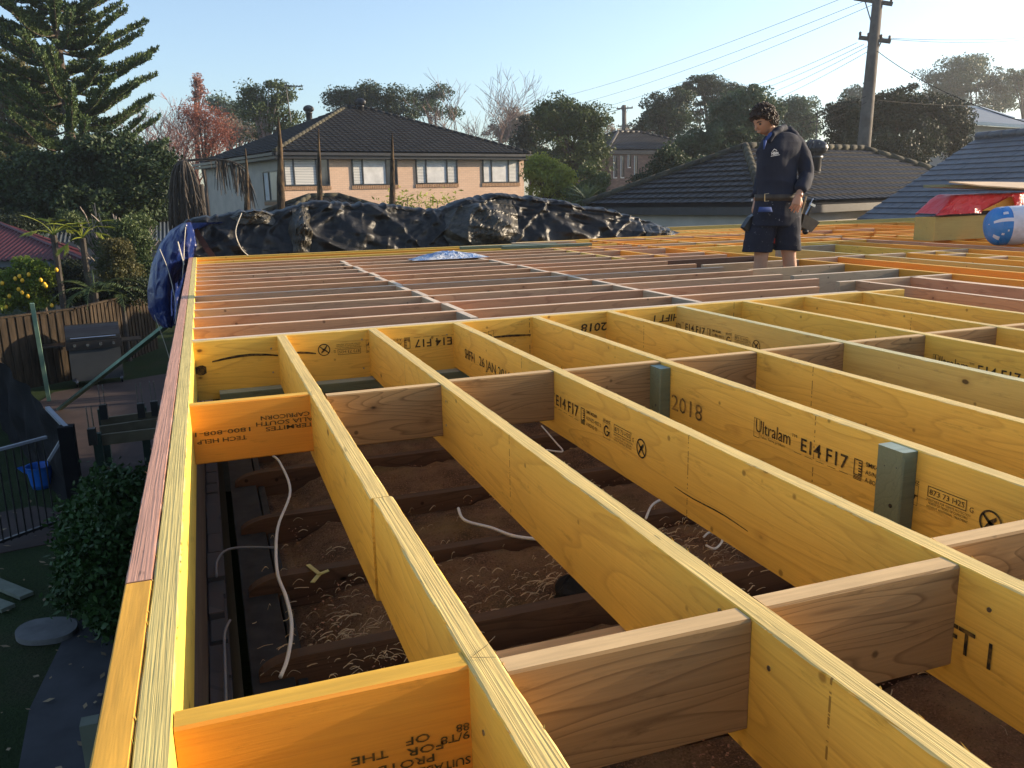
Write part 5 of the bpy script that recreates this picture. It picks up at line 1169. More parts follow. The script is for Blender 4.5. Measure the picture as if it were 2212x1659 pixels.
# ------------------------------------------------------------------ garden on the left
def corrug(name, mat, a, b, c, d, par, pitch=.09, amp=.012):
    """corrugated sheet: a-b along the eave, d-c above; ribs run from eave to ridge"""
    a, b, c, d = map(Vector, (a, b, c, d)); L_ = (b-a).length; n = int(L_/pitch*4); nr = (b-a).cross(d-a).normalized(); vs = []
    for i in range(n+1):
        u = i/n; o_ = nr*amp*math.cos(2*math.pi*u*L_/pitch); vs += [a.lerp(b, u)+o_, d.lerp(c, u)+o_]
    mb = MB(); mb.add(vs, [(2*i, 2*i+2, 2*i+3, 2*i+1) for i in range(n)]); return mb.build(name, mat, par)
M['redmetal'] = plain('dull_red_corrugated', (.07, .014, .018), .5, .2, 2); M['pinewhite'] = plain('grey_painted_post', (.16, .18, .22), .8, .15); M['slatemetal'] = plain('slate_corrugated', (.07, .085, .10), .55, .15)
gz = ond(-60, 470, 22); gz.z = -3; GZ = empty('gazebo', gz, 'open gazebo with dull red corrugated roof at the left edge', 'gazebo'); L0 = GZ.location.copy()
apx = ond(-60, 458, 23.5); e1 = ond(-170, 560, 20.5); e2 = ond(178, 548, 20.5); e3 = ond(168, 541, 25.5)
for e__ in (e1, e2, e3): e__.z = -.62
e4 = e1+(e3-e2)
r1 = ond(-20, 462, 23.0); r1.z = .32; r0 = r1+(e1-e2)*.35
roofg = MB(); roofg.bar(r0-L0, r1-L0, .1, .05); rg = roofg.build('roof', M['redmetal'], GZ)
# front slope is a trapezoid, hip slope a triangle: two corrugated sheets each cut along the hip
def hipsheet(p0, p1, q1, q0, par):
    """eave p0-p1, ridge q0-q1 (shorter): ribs square to the eave, ending on the hips"""
    p0, p1, q1, q0 = map(Vector, (p0, p1, q1, q0)); e = (p1-p0); L_ = e.length; e.normalize(); up_ = q0-p0; up_ = up_-e*up_.dot(e); H_ = up_.length; up_.normalize(); nr = e.cross(up_)
    a0 = (q0-p0).dot(e); a1 = (q1-p0).dot(e); n = int(L_/.13*6); vs = []
    for i in range(n+1):
        x = L_*i/n; h = H_*min(1, x/a0 if a0 > 1e-6 else 1, (L_-x)/(L_-a1) if L_-a1 > 1e-6 else 1); o_ = nr*.022*math.cos(2*math.pi*x/.13); vs += [p0+e*x+o_, p0+e*x+up_*h+o_]
    mb = MB(); mb.add(vs, [(2*i, 2*i+2, 2*i+3, 2*i+1) for i in range(n)]); return mb.build('roof_sheet', M['redmetal'], par)
hipsheet(e1-L0, e2-L0, r1-L0, r0-L0, rg); hipsheet(e2-L0, e3-L0, r1-L0, r1-L0, rg); hipsheet(e3-L0, e4-L0, r0-L0, r1-L0, rg)
mb = MB(); mb.tube([e2-L0, r1-L0], .05, 6); mb.build('hip_cap', M['redmetal'], rg)
for p in (e1+Vector((.3, .3, 0)), e2+Vector((-.35, .4, 0)), e3+Vector((-.35, -.3, 0)), (e1+e2)/2+Vector((.5, .3, 0))):
    p = p-L0; mb = MB(); mb.box(p.x-.05, p.x+.05, p.y-.05, p.y+.05, 0, p.z+.0); mb.bar((p.x, p.y, p.z-.6), (p.x+.5, p.y, p.z-.06), .05, .07); mb.bar((p.x, p.y, p.z-.6), (p.x-.5, p.y, p.z-.06), .05, .07); mb.build('post', M['pinewhite'], GZ)
mb = MB(); mb.bar(e1-L0+Vector((0, .3, -.1)), e2-L0+Vector((0, .3, -.1)), .06, .14); mb.bar(e2-L0+Vector((-.3, 0, -.1)), e3-L0+Vector((-.3, 0, -.1)), .06, .14); mb.build('beam', M['pinewhite'], GZ)
# shed with slate-coloured corrugated roof
s1, s2 = ond(112, 468, 29), ond(392, 466, 31); s3, s4 = ond(395, 520, 27.5), ond(100, 524, 26); SH = empty('garden_shed', Vector((s1.x, s1.y, -3)), 'low shed with slate grey corrugated roof below the dark evergreens', 'shed'); K = SH.location.copy()
corrug('roof', M['slatemetal'], s4-K, s3-K, s2-K, s1-K, SH, .12, .015); mb = MB(); mb.tube([s1-K+Vector((0, 0, .03)), s2-K+Vector((0, 0, .03))], .05, 6); mb.build('ridge_cap', M['pinewhite'], SH)
mb = MB(); a, b = s4-K, s3-K; mb.add([a, b, Vector((b.x, b.y, 0)), Vector((a.x, a.y, 0))], [(0,1,2,3)]); c_, d_ = s1-K, s2-K; mb.add([c_, d_, Vector((d_.x, d_.y, 0)), Vector((c_.x, c_.y, 0))], [(0,1,2,3)]); mb.add([a, c_, Vector((c_.x, c_.y, 0)), Vector((a.x, a.y, 0))], [(0,1,2,3)]); mb.add([b, d_, Vector((d_.x, d_.y, 0)), Vector((b.x, b.y, 0))], [(0,1,2,3)]); mb.build('wall', M['slatemetal'], SH)

# paling fence
M['paling'] = None
t = NT('old_palings'); v = t.coords((6, 6, .8), rnd=False); M['paling'] = t.out(t.mix(t.ramp(t.noise(v, 3, 5, .6), [(.3, 0.), (.7, 1.)]), (.014, .011, .008), (.060, .043, .028)), .9, .15)
def palings(name, A_, B_, ztop, zbot, label):
    A_, B_ = Vector((A_[0], A_[1], 0)), Vector((B_[0], B_[1], 0)); d = B_-A_; L_ = d.length; ang = math.atan2(d.y, d.x); rr = random.Random(int(L_*100))
    F = empty(name, (A_.x, A_.y, zbot), label, 'fence', rz=ang); h = ztop-zbot; mb = MB(); x = 0; k = 0
    while x < L_:
        off = -.022 if k % 2 else 0.0; j = rr.uniform(-.015, .015); mb.box(x, min(L_, x+.105), off-.008, off+.008, .02, h-.05+j); x += .075 if k % 2 else .085; k += 1
    mb.build('palings', M['paling'], F); mb = MB(); mb.box(0, L_, -.05, .04, h-.035, h); mb.build('capping', M['paling'], F)
    mb = MB(); mb.box(0, L_, .01, .05, .4, .47); mb.box(0, L_, .01, .05, h-.4, h-.33); mb.build('rail', M['paling'], F)
    for i in range(int(L_/2.4)+1): mb = MB(); mb.box(i*2.4, i*2.4+.1, .01, .11, 0, h-.03); mb.build('post', M['paling'], F)
    return F
f1 = onz(-330, 725, -1.46); f2 = onz(156, 665, -1.46); f3 = onz(325, 625, -1.46)
palings('paling_fence', f1, f2, -1.46, -3, 'left length of the old brown paling fence behind the barbecue')
palings('paling_fence', (f2.x+.01, f2.y+.05), f3, -1.46, -3, 'right length of the old paling fence, running away to the blue tarp')
fe = onz(330, 640, -1.2)
# barbecue
bq = onz(215, 832, -3.0); BQ = empty('barbecue', bq, 'black hooded gas barbecue on a grey cart before the paling fence', 'barbecue', rz=.12)
M['bbqgrey'] = plain('dull_grey_panel', (.035, .04, .045), .5, .1); M['chrome'] = plain('chrome', (.5, .5, .52), .25, .05, metal=1)
mb = MB(); mb.box(-.48, .48, 0, .5, .12, .78); mb.build('cart', M['bbqgrey'], BQ)
mb = MB(); mb.box(-.52, .52, -.06, .52, .79, .95); mb.box(-.95, -.53, 0, .45, .86, .89); mb.box(.53, .9, 0, .45, .86, .89); pnl = mb.build('grill', M['black'], BQ)
for i in range(4):
    mb = MB(); mb.lathe([(.03, 0), (.03, .03), (0, .03)], 10); mb.v[-30:] = [(-.36+i*.24+v_[0], -.062-v_[2], .87+v_[1]) for v_ in mb.v[-30:]]; mb.build('knob', M['chrome'], pnl)
mb = MB(); mb.grid(lambda u, v: (-.5+u, .26-.30*math.cos(math.pi*v), .96+.30*math.sin(math.pi*v)**.8), 2, 14); mb.add([(-.5, .26-.30*math.cos(math.pi*i/14), .96+.30*math.sin(math.pi*i/14)**.8) for i in range(15)], [tuple(range(15))]); mb.add([(.5, .26-.30*math.cos(math.pi*i/14), .96+.30*math.sin(math.pi*i/14)**.8) for i in range(15)], [tuple(range(15))[::-1]]); hd = mb.build('hood', M['black'], BQ)
mb = MB(); mb.tube([(-.42, -.07, 1.02), (.42, -.07, 1.02)], .014, 8); mb.build('handle', M['chrome'], hd)
for sx_ in (-.42, .42):
    mb = MB(); mb.tube([(sx_, .02, .1), (sx_+.03, .02, .1)], .1, 18); w_ = mb.build('wheel', M['black'], BQ); mb = MB(); mb.tube([(sx_-.006, .02, .1), (sx_+.036, .02, .1)], .06, 12); mb.build('rim', M['chrome'], w_)
# props and shade cloth fence
M['prop'] = plain('green_prop_timber', (.17, .27, .19), .8, .2, 5)
for a, b, w, lb in ((ony(69, 655, 17.3), onz(106, 866, -2.97), .07, 'upright green treated prop in front of the paling fence'), (ony(360, 702, 12.2), onz(128, 884, -2.97), .09, 'long slanting green treated brace down to the patio')):
    mb = MB(); mb.bar(a, b, w, .045); tag(mb.build('prop', M['prop']), lb, 'prop')
M['cloth'] = plain('black_shade_cloth', (.008, .008, .01), .95, .2, 9, spec=.1); M['steelpost'] = plain('grey_steel_post', (.22, .24, .28), .5, .1)
g1_ = onz(172, 1128, -3); g2_ = onz(-10, 905, -3); SC = empty('shade_cloth_fence', g1_, 'low frame fence wrapped in black shade cloth, before the patio', 'fence'); dv = g2_-g1_
def scl(u, v): 
    p = dv*u; return Vector((p.x, p.y, (1.13+.25*u)*v))+Vector((.10, .04, 0))*mn.noise(Vector((u*9, v*3, 2)))
mb = MB(); mb.grid(scl, 60, 16); mb.build('cloth', M['cloth'], SC); mb = MB(); mb.bar(Vector((0, 0, 0)), Vector((0, 0, 1.18)), .16, .16); mb.build('post', M['cloth'], SC)
mb = MB(); mb.bar(Vector((0, 0, 1.16)), dv*.16+Vector((0, 0, 1.2)), .05, .04); mb.build('rail', M['steelpost'], SC); mb = MB(); mb.bar(Vector((0, 0, 1.12)), Vector((-.22, -.05, .80)), .04, .03); mb.build('brace', M['steelpost'], SC)
# pool fence
q0, q1 = onz(-30, 1198, -3), onz(150, 1132, -3); d = q1-q0; L_ = d.length; PF = empty('pool_fence', q0, 'black tubular pool fence at the left edge behind the lawn', 'fence', rz=math.atan2(d.y, d.x)); mb = MB(); mb.box(0, L_-.12, -.02, .02, 1.08, 1.11); mb.build('rail', M['steelpost'], PF)
mb = MB(); mb.box(0, L_-.12, -.02, .02, .07, .1); mb.build('rail', M['black'], PF); mb = MB(); x = .03
while x < L_-.1: mb.tube([(x, 0, .05), (x, 0, 1.1)], .009, 6); x += .085
mb.build('palings', M['black'], PF)
# blue bucket, timber bench frame, hedge
bk = onz(92, 1052, -3); M['bluebucket'] = plain('blue_plastic', (.01, .10, .42), .35, .1); BK = empty('bucket', bk, 'bright blue plastic tub on the grass behind the pool fence', 'bucket')
mb = MB(); mb.lathe([(0, 0), (.12, 0), (.15, .2), (.165, .3), (.18, .31), (.16, .29), (.13, .05)], 22); mb.build('tub', M['bluebucket'], BK, smooth=True); mb = MB(); mb.grid(lambda u, v: (-.14+.05*math.cos(6.283*u)*(1+v*.3)-.06*v, .05*math.sin(6.283*u), .22+.08*v), 12, 3); mb.build('spout', M['bluebucket'], BK, smooth=True)
mb = MB(); mb.lathe([(0, -.035), (.03, -.02), (.037, 0), (.03, .02), (0, .035)], 12); tag(mb.build('ball', M['slab'], loc=bk+Vector((-.03, .3, .1)), smooth=True), 'small pale ball on the grass behind the blue tub', 'ball')
bf = onz(250, 1010, -3); BF = empty('timber_frame', bf, 'unfinished low timber frame of rails and posts with metal brackets beside the hedge', 'frame')
def wp(px, py, z): p = onz(px, py, z); return p-bf
M['railw'] = plain('weathered_rail', (.15, .125, .075), .85, .2); M['postg'] = plain('dark_green_post', (.045, .075, .055), .85, .2)
for a, b in (((218, 914), (345, 897)), ((216, 932), (345, 913)), ((214, 951), (345, 935))): mb = MB(); mb.bar(wp(*a, -2.25), wp(*b, -2.25), .045, .14); mb.build('rail', M['railw'], BF)
for (px, py) in ((212, 960), (222, 905), (310, 902), (338, 897)):
    p = wp(px, py, -2.3); mb = MB(); mb.box(p.x-.05, p.x+.05, p.y-.05, p.y+.05, 0, .85); mb.build('post', M['postg'], BF)
for (px, py, py0) in ((202, 878, 960), (226, 884, 905), (307, 845, 902), (336, 852, 897)):
    p = wp(px, py0, -2.15); mb = MB(); mb.box(p.x-.045, p.x+.045, p.y-.045, p.y+.045, .85, 1.05); ps = mb.build('stirrup_post', M['black'], BF)
    mb = MB(); mb.box(p.x-.03, p.x-.024, p.y-.03, p.y+.03, 1.05, 1.32); mb.box(p.x+.024, p.x+.03, p.y-.03, p.y+.03, 1.05, 1.32); mb.build('bracket', M['chrome'], ps)
rng = np.random.default_rng(9)
HC = onz(235, 1345, -3); HG = empty('hedge_bush', HC, 'dense rounded dark green bush against the house below the rim boards', 'bush')
u = rng.normal(size=(900, 3)); u /= np.linalg.norm(u, axis=1, keepdims=True); cs = u*np.array([.46, .95, .60])*rng.uniform(.80, 1.03, (900, 1))*(1+.4*np.array([mn.noise(Vector(w_)*2.3) for w_ in u])[:, None])+np.array([.16, .25, .60]); cs = cs[cs[:, 2] > .02]
pts = (cs[:, None, :]+rng.normal(size=(len(cs), 40, 3))*.055).reshape(-1, 3); quads_obj('foliage', leaves(rng, pts, .03, .55), LM['hedge'], HG)
mb = MB(); mb.tube([(0, .2, 0), (0, .25, .5)], .05, 7); mb.build('trunk', M['bark'], HG)
mb = MB(); ph = ond(193, 1556, 2.3); mb.bar(ph, ph+Vector((0, 0, -2.0)), .045, .045); tag(mb.build('bracket_post', M['plank']), 'pale post end beside the rim at the bottom left corner', 'post')
# lemon tree, palms, shrubs
def bush(name, label, blobs, d, mat, leaf, clumps, per, cr, seed, cat_='shrub', **kw): return tree(name, label, blobs, d, mat, leaf, clumps, per, None, None, 'bark', cr, .5, 1., seed, cat_, -3., .05, 12, kw.get('aspect', .5), .8)
LT = bush('lemon_tree', 'lemon tree with yellow fruit behind the paling fence at the left', [(20, 620, 42, 34, .4), (75, 610, 40, 40, .4), (50, 585, 16, 26, .1), (100, 590, 20, 20, .1), (-10, 640, 40, 30, .2), (60, 650, 60, 20, .2)], 19.5, 'lemonleaf', .055, 230, 44, .17, 41, 'tree')
M['lemon'] = plain('lemon_skin', (.75, .42, .02), .5, .1, 3)
rr = random.Random(4)
for px, py in ((42, 597), (48, 606), (40, 625), (48, 632), (62, 593), (88, 605), (96, 614), (99, 618), (122, 583), (13, 663), (112, 660), (33, 602), (5, 612), (60, 640), (20, 640)):
    p = ond(px, py, 19.0)-LT.location; mb = MB(); mb.lathe([(0, -.05), (.028, -.038), (.042, 0), (.03, .036), (.008, .05), (0, .054)], 10, p); mb.build('lemon', M['lemon'], LT, smooth=True)
bush('shrub', 'leafy green shrub column between gazebo and blue tarp', [(290, 540, 34, 44, .4), (250, 560, 36, 50, .4), (310, 600, 24, 40, .3), (270, 500, 24, 24, .15)], 21, 'mid', .05, 330, 46, .2, 42)
bush('shrub', 'brownish climbing shrub right of the gazebo post', [(255, 545, 24, 30, .4), (262, 600, 40, 34, .5)], 20, 'olive', .05, 190, 44, .17, 43)
bush('shrub', 'orange tree top with small fruit behind the palm, by the shed', [(160, 478, 26, 18, .3), (210, 500, 44, 30, .4), (300, 488, 30, 26, .3)], 23.5, 'mid', .05, 200, 44, .2, 44)
bush('shrub', 'dark leafy understorey behind the fence', [(200, 640, 90, 26, .5), (290, 625, 50, 26, .3), (150, 600, 30, 40, .3)], 20.3, 'darker', .05, 260, 44, .2, 45)
bare('twiggy_shrub', 'bare pale twiggy shrub standing before the green shrubs', 238, 468, 21.5, .5, 'palebark', seed=46, levels=5, r0=.04, fork=.25)
def palm(label, px, py, d, n, L, droop, trunk_h=None, mat='lime', fan=False, name='palm'):
    c = ond(px, py, d); P0 = Vector((c.x, c.y, -3)); PT = empty(name, P0, label, 'palm' if name == 'palm' else 'fern'); h = c.z+3; mb = MB(); mb.tube([(0, 0, 0), (0, 0, h)], .07, 7); mb.build('trunk', M['palmtrunk'], PT); rr = random.Random(int(px))
    for k in range(n):
        a = 6.283*k/n+rr.uniform(-.2, .2); el = rr.uniform(.1, 1.1); pts = [Vector((0, 0, h))]; dr = Vector((math.cos(a)*math.cos(el), math.sin(a)*math.cos(el), math.sin(el)))
        for i in range(8): pts.append(pts[-1]+dr*L/8); dr = (dr+Vector((0, 0, -droop/8))).normalized()
        mb = MB(); mb.tube(pts, [.012]*4+[.006]*5, 4); 
        for j in range(34):
            s_ = (.75 if fan else .12)+(.25 if fan else .88)*j/34; p = cat(pts, s_); q = cat(pts, min(1, s_+.04)); tn = (q-p).normalized(); sd_2 = tn.cross(Vector((0, 0, 1))).normalized()*(1 if j % 2 else -1)
            l = (.30 if fan else .22*math.sin(math.pi*min(.95, s_+.1)))*(1); e = (tn*(1.2 if fan else .5)+sd_2*rr.uniform(.4, 1.2)+Vector((0, 0, -.15))).normalized()*l; w = tn.cross(Vector((0, 0, 1)))*.01+Vector((0, 0, .004))
            mb.add([p-w, p+w, p+e*.6+w*1.2, p+e, p+e*.6-w*1.2], [(0,1,2,3,4)])
        mb.build('frond', LM[mat], PT)
    return PT
palm('fan palm with sunlit yellow-green fronds before the red gazebo roof', 116, 508, 19.0, 9, .55, .9, fan=True)
palm('second fan palm with pale fronds right of the gazebo roof', 178, 514, 19.4, 8, .6, 1.2, fan=True)
palm('fern with long arching green fronds spilling over the fence', 205, 632, 19.2, 11, 1.25, 1.9, mat='mid', name='tree_fern')
palm('second fern drooping over the right part of the fence', 262, 640, 19.8, 9, 1.0, 2.0, mat='mid', name='tree_fern')
palm('spiky strap-leaved plant beside the neighbour roof, below the green trees', 1268, 432, 30, 16, .9, .8, mat='grey')

# extra hillside plants filling the far yard
for i, (px, py, d, m_, rx, ry) in enumerate(((345, 455, 30, 'darker', 34, 50), (20, 500, 26, 'darker', 70, 40), (60, 545, 24, 'darker', 60, 34))):
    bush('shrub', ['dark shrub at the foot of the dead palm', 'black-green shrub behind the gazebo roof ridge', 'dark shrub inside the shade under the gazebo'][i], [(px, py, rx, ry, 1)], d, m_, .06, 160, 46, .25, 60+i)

# ------------------------------------------------------------------ the builder
PY0 = 6.25
def pp(px, py, dy=0.): return ony(px, py, PY0+dy)
PB = Vector((4.78, 6.25, -.545)); PE = empty('person', PB, 'young builder with curly dark hair, navy jacket, work shorts and tool belt, looking down', 'person')
t = NT('skin'); v = t.coords(rnd=False); M['skin'] = t.out(t.mix(t.noise(v, 12, 3), (.40, .20, .12), (.52, .28, .18)), .5, .4)
t.b.inputs['Subsurface Weight'].default_value = .08
def clothmat(name, c1, c2, paint=0):
    t = NT(name); v = t.coords(rnd=False); a = t.noise(v, 7, 4); w = t.noise(v, 260, 2); col = t.mix(a, c1, c2)
    if paint: col = t.mix(t.ramp(t.noise(v, 38, 4, .7), [(.66, 0.), (.69, .9)]), col, (.45, .45, .48))
    t.bump(t.math('ADD', t.math('MULTIPLY', w, .4), t.noise(v, 16, 3)), .4, .006); return t.out(col, .85, .25)
M['navy'] = clothmat('navy_jacket', (.012, .015, .028), (.022, .027, .045)); M['shorts'] = clothmat('dark_work_shorts', (.007, .009, .018), (.015, .019, .036), 1); M['shirt'] = clothmat('blue_shirt', (.03, .06, .19), (.05, .09, .26))
M['hair'] = plain('dark_brown_hair', (.035, .018, .010), .55, .5, 30, spec=.5); M['leather'] = plain('dark_tool_leather', (.045, .033, .022), .6, .4, 20); M['brass'] = plain('buckle_metal', (.6, .5, .3), .3, .1, metal=1); M['boot'] = plain('tan_boot', (.16, .10, .05), .8, .3, 8); M['redtag'] = plain('red_cloth', (.45, .04, .03), .8)
def solid(parts, name, mat, voxel=.006, smooth=3, wr=0., wf=9., parent=PE, seed=0):
    """join overlapping closed forms into one continuous skin"""
    o = parts.build(name, mat); md = o.modifiers.new('r', 'REMESH'); md.mode = 'VOXEL'; md.voxel_size = voxel; md.use_smooth_shade = True
    ms = o.modifiers.new('s', 'SMOOTH'); ms.iterations = smooth; ms.factor = .5
    dg = bpy.context.evaluated_depsgraph_get(); dg.update(); me = bpy.data.meshes.new_from_object(o.evaluated_get(dg)); o.modifiers.clear(); o.data = me
    if wr:
        me.update(); ns = [v_.normal.copy() for v_ in me.vertices]
        for v_, n_ in zip(me.vertices, ns):
            q = v_.co; d_ = (1-abs(mn.noise(Vector((q.x*wf*.8+q.z*wf*.5, q.y*wf, q.z*wf*1.3+seed))))*2.2)+.5*mn.noise(q*wf*2.2); v_.co = q+n_*d_*wr
    me.materials.clear(); me.materials.append(mat)
    for p_ in me.polygons: p_.use_smooth = True
    for v_ in me.vertices: v_.co = v_.co-PB
    o.parent = parent; o.location = (0, 0, 0); return o
def loft(mb, rings, n=20):
    """rings: (centre, half-width vector, half-depth vector)"""
    vs = []; m_ = len(rings)
    for c_, a_, b_ in rings:
        for k in range(n):
            th = 2*math.pi*k/n; vs.append(Vector(c_)+Vector(a_)*math.copysign(abs(math.cos(th))**.85, math.cos(th))+Vector(b_)*math.copysign(abs(math.sin(th))**.85, math.sin(th)))
    fs = [(i*n+k, i*n+(k+1) % n, (i+1)*n+(k+1) % n, (i+1)*n+k) for i in range(m_-1) for k in range(n)]+[tuple(range(n))[::-1], tuple((m_-1)*n+k for k in range(n))]
    mb.add(vs, fs)
def ball(mb, c_, r, ax_=None, n=16):
    c_ = Vector(c_); rx, ry, rz = r if isinstance(r, tuple) else (r, r, r); A3 = ax_ or (Vector((1, 0, 0)), Vector((0, 1, 0)), Vector((0, 0, 1))); vs = []; 
    for j in range(1, n):
        for k in range(n*2):
            th = math.pi*j/n; ph = math.pi*k/n; vs.append(c_+A3[0]*rx*math.sin(th)*math.cos(ph)+A3[1]*ry*math.sin(th)*math.sin(ph)+A3[2]*rz*math.cos(th))
    m2 = n*2; fs = [((j)*m2+k, (j+1)*m2+k, (j+1)*m2+(k+1) % m2, j*m2+(k+1) % m2) for j in range(n-2) for k in range(m2)]+[tuple(range(m2)), tuple((n-2)*m2+k for k in range(m2))[::-1]]
    mb.add(vs, fs)
# head axes: looks left, a little towards the camera and down
hf = Vector((-.94, -.16, -.42)).normalized(); hr = hf.cross(Vector((0, 0, 1))).normalized(); hu = hr.cross(hf)
HCn = pp(1650, 262); 
def hp_(x, y, z): return HCn+hr*x+hf*y+hu*z
def gau(x, y, z, c_, s_): return math.exp(-((x-c_[0])**2+(y-c_[1])**2+(z-c_[2])**2)/(2*s_*s_))
body = MB()
vs = []; nU, nV = 56, 44
for j in range(1, nV):
    for k in range(nU):
        th = math.pi*j/nV; ph = 2*math.pi*k/nU; x, y, z = math.sin(th)*math.cos(ph), math.sin(th)*math.sin(ph), math.cos(th)
        X, Y, Z = x*.075, y*.094, z*.112
        if Z < 0: X *= 1-.32*(-Z/.112)**1.3; 
        if Z < 0 and Y < 0: Y *= 1-.35*(-Z/.112)
        if Z < 0 and Y > 0: Y *= 1-.12*(-Z/.112)
        if Y > .03: X *= .96
        Y += .010*gau(X, Y, Z, (0, .09, .035), .03)-.008*(gau(X, Y, Z, (.032, .085, .006), .016)+gau(X, Y, Z, (-.032, .085, .006), .016))
        Y += .012*gau(X, Y, Z, (0, .085, -.088), .022)
        vs.append(hp_(X, Y, Z))
body.add(vs, [(j*nU+k, (j+1)*nU+k, (j+1)*nU+(k+1) % nU, j*nU+(k+1) % nU) for j in range(nV-2) for k in range(nU)]+[tuple(range(nU)), tuple((nV-2)*nU+k for k in range(nU))[::-1]])
loft(body, [(hp_(0, .088, .022), hr*.008, hu*.006), (hp_(0, .100, -.004), hr*.010, hu*.010), (hp_(0, .112, -.024), hr*.014, hu*.010), (hp_(0, .098, -.036), hr*.013, hu*.006)], 10)
ball(body, hp_(0, .086, -.052), (.020, .012, .006), (hr, hf, hu), 8); ball(body, hp_(0, .083, -.062), (.018, .012, .007), (hr, hf, hu), 8)
for sg in (-1, 1): ball(body, hp_(sg*.074, -.008, -.012), (.010, .019, .032), (hr, hf, hu), 8)
neck0 = pp(1671, 296); loft(body, [(hp_(0, -.03, -.045), Vector((.052, 0, 0)), Vector((0, .052, 0))), (neck0, Vector((.056, 0, 0)), Vector((0, .056, 0))), (pp(1682, 318), Vector((.075, 0, 0)), Vector((0, .065, 0))), (pp(1686, 345), Vector((.13, 0, 0)), Vector((0, .09, 0)))], 18)
loft(body, [(pp(1686, 322), Vector((.12, 0, 0)), Vector((0, .08, 0))), (pp(1684, 380), Vector((.14, 0, 0)), Vector((0, .1, 0))), (pp(1680, 430), Vector((.13, 0, 0)), Vector((0, .1, 0))), (pp(1677, 470), Vector((.14, 0, 0)), Vector((0, .1, 0)))], 18)
def limb(mb, pts): mb.tube([p for p, r in pts], [r for p, r in pts], 14)
sh = pp(1716, 312, -.03); el = pp(1743, 376, -.08); wr_ = pp(1728, 414, -.18)
limb(body, [(sh, .05), (sh.lerp(el, .5), .047), (el, .04), (el.lerp(wr_, .5), .038), (wr_, .028), (pp(1726, 424, -.20), .030)])
# hand, hanging, back of the hand to the camera, fingers a little curled
def hand(mb, w0, w1, side, nrm, s_=1.):
    d_ = (w1-w0).normalized(); L_ = (w1-w0).length; side = (side-d_*side.dot(d_)).normalized(); nrm = d_.cross(side)
    loft(mb, [(w0, side*.026, nrm*.019), (w0+d_*.03, side*.034, nrm*.018), (w0+d_*.06, side*.042, nrm*.016), (w0+d_*.09, side*.043, nrm*.014)], 14)
    for k, (o_, l_) in enumerate(((-.032, .068), (-.011, .078), (.011, .073), (.031, .058))):
        p = w0+d_*.083+side*o_; c1_ = d_; pts = [(p, .0098)]
        for q_ in range(4):
            c1_ = (c1_+nrm*(.16+.05*k)+side*o_*1.5).normalized(); p = p+c1_*l_/4; pts.append((p, .0096-.0008*q_))
        mb.tube([a for a, b in pts], [b for a, b in pts], 8)
    p = w0+d_*.03-side*.030; q = p-side*.022+d_*.030+nrm*.012; mb.tube([p+side*.01, q, q+d_*.028+nrm*.008, q+d_*.042+nrm*.012], [.014, .0125, .011, .009], 8)
w0 = pp(1725, 420, -.20); w1 = pp(1714, 466, -.21); hand(body, w0, w1, Vector((-1, .15, 0)), None)
# far arm, mostly behind the body, hand at the left hip
s2_ = pp(1657, 318, .10); e2_ = pp(1650, 380, .20); k2 = pp(1634, 432, .14)
limb(body, [(s2_, .05), (s2_.lerp(e2_, .5), .046), (e2_, .04), (e2_.lerp(k2, .5), .036), (k2, .027)]); hand(body, k2, pp(1624, 470, .10), Vector((.3, 1, 0)), None)
# legs
for hip, kn, an in ((pp(1655, 478, .05), pp(1644, 556, .03), Vector((4.68, 6.32, -.46))), (pp(1697, 478, -.03), pp(1704, 552, -.04), Vector((5.02, 6.22, -.46)))):
    loft(body, [(hip, Vector((.085, 0, 0)), Vector((0, .085, 0))), (hip.lerp(kn, .5), Vector((.075, 0, 0)), Vector((0, .075, 0))), (kn, Vector((.056, 0, 0)), Vector((0, .058, 0))), (kn.lerp(an, .22), Vector((.053, 0, 0)), Vector((0, .056, 0))), (kn.lerp(an, .45), Vector((.056, 0, 0)), Vector((0, .062, 0))), (kn.lerp(an, .8), Vector((.038, 0, 0)), Vector((0, .042, 0))), (an, Vector((.036, 0, 0)), Vector((0, .042, 0)))], 18)
solid(body, 'body', M['skin'], .005, 2)
for an in (Vector((4.68, 6.32, -.46)), Vector((5.02, 6.22, -.46))):
    mb = MB(); fd = Vector((-.8, -.6, 0)); sd2 = Vector((-.6, .8, 0))
    loft(mb, [(an+Vector((0, 0, .12)), Vector((.052, 0, 0)), Vector((0, .055, 0))), (an, Vector((.05, 0, 0)), Vector((0, .052, 0))), (an+Vector((0, 0, -.05)), Vector((.05, 0, 0)), Vector((0, .055, 0)))], 14)
    loft(mb, [(an-fd*.06+Vector((0, 0, -.045)), sd2*.035, Vector((0, 0, .038))), (an+Vector((0, 0, -.04)), sd2*.045, Vector((0, 0, .043))), (an+fd*.09+Vector((0, 0, -.052)), sd2*.048, Vector((0, 0, .032))), (an+fd*.17+Vector((0, 0, -.062)), sd2*.035, Vector((0, 0, .02)))], 14)
    solid(mb, 'boot', M['boot'], .007, 2, .002, 20)
# eyes, brows
mb = MB()
for sg in (-1, 1): ball(mb, hp_(sg*.031, .076, .006), (.0115, .0115, .0115), (hr, hf, hu), 8)
mb.build('eyes', plain('eye', (.08, .06, .05), .2), PE); e_o = bpy.data.objects['eyes']; e_o.location = -PB
mb = MB()
for sg in (-1, 1): mb.tube([hp_(sg*.014, .094, .022), hp_(sg*.032, .090, .029), hp_(sg*.050, .075, .024)], [.004, .005, .003], 6)
o = mb.build('eyebrows', M['hair'], PE); o.location = -PB
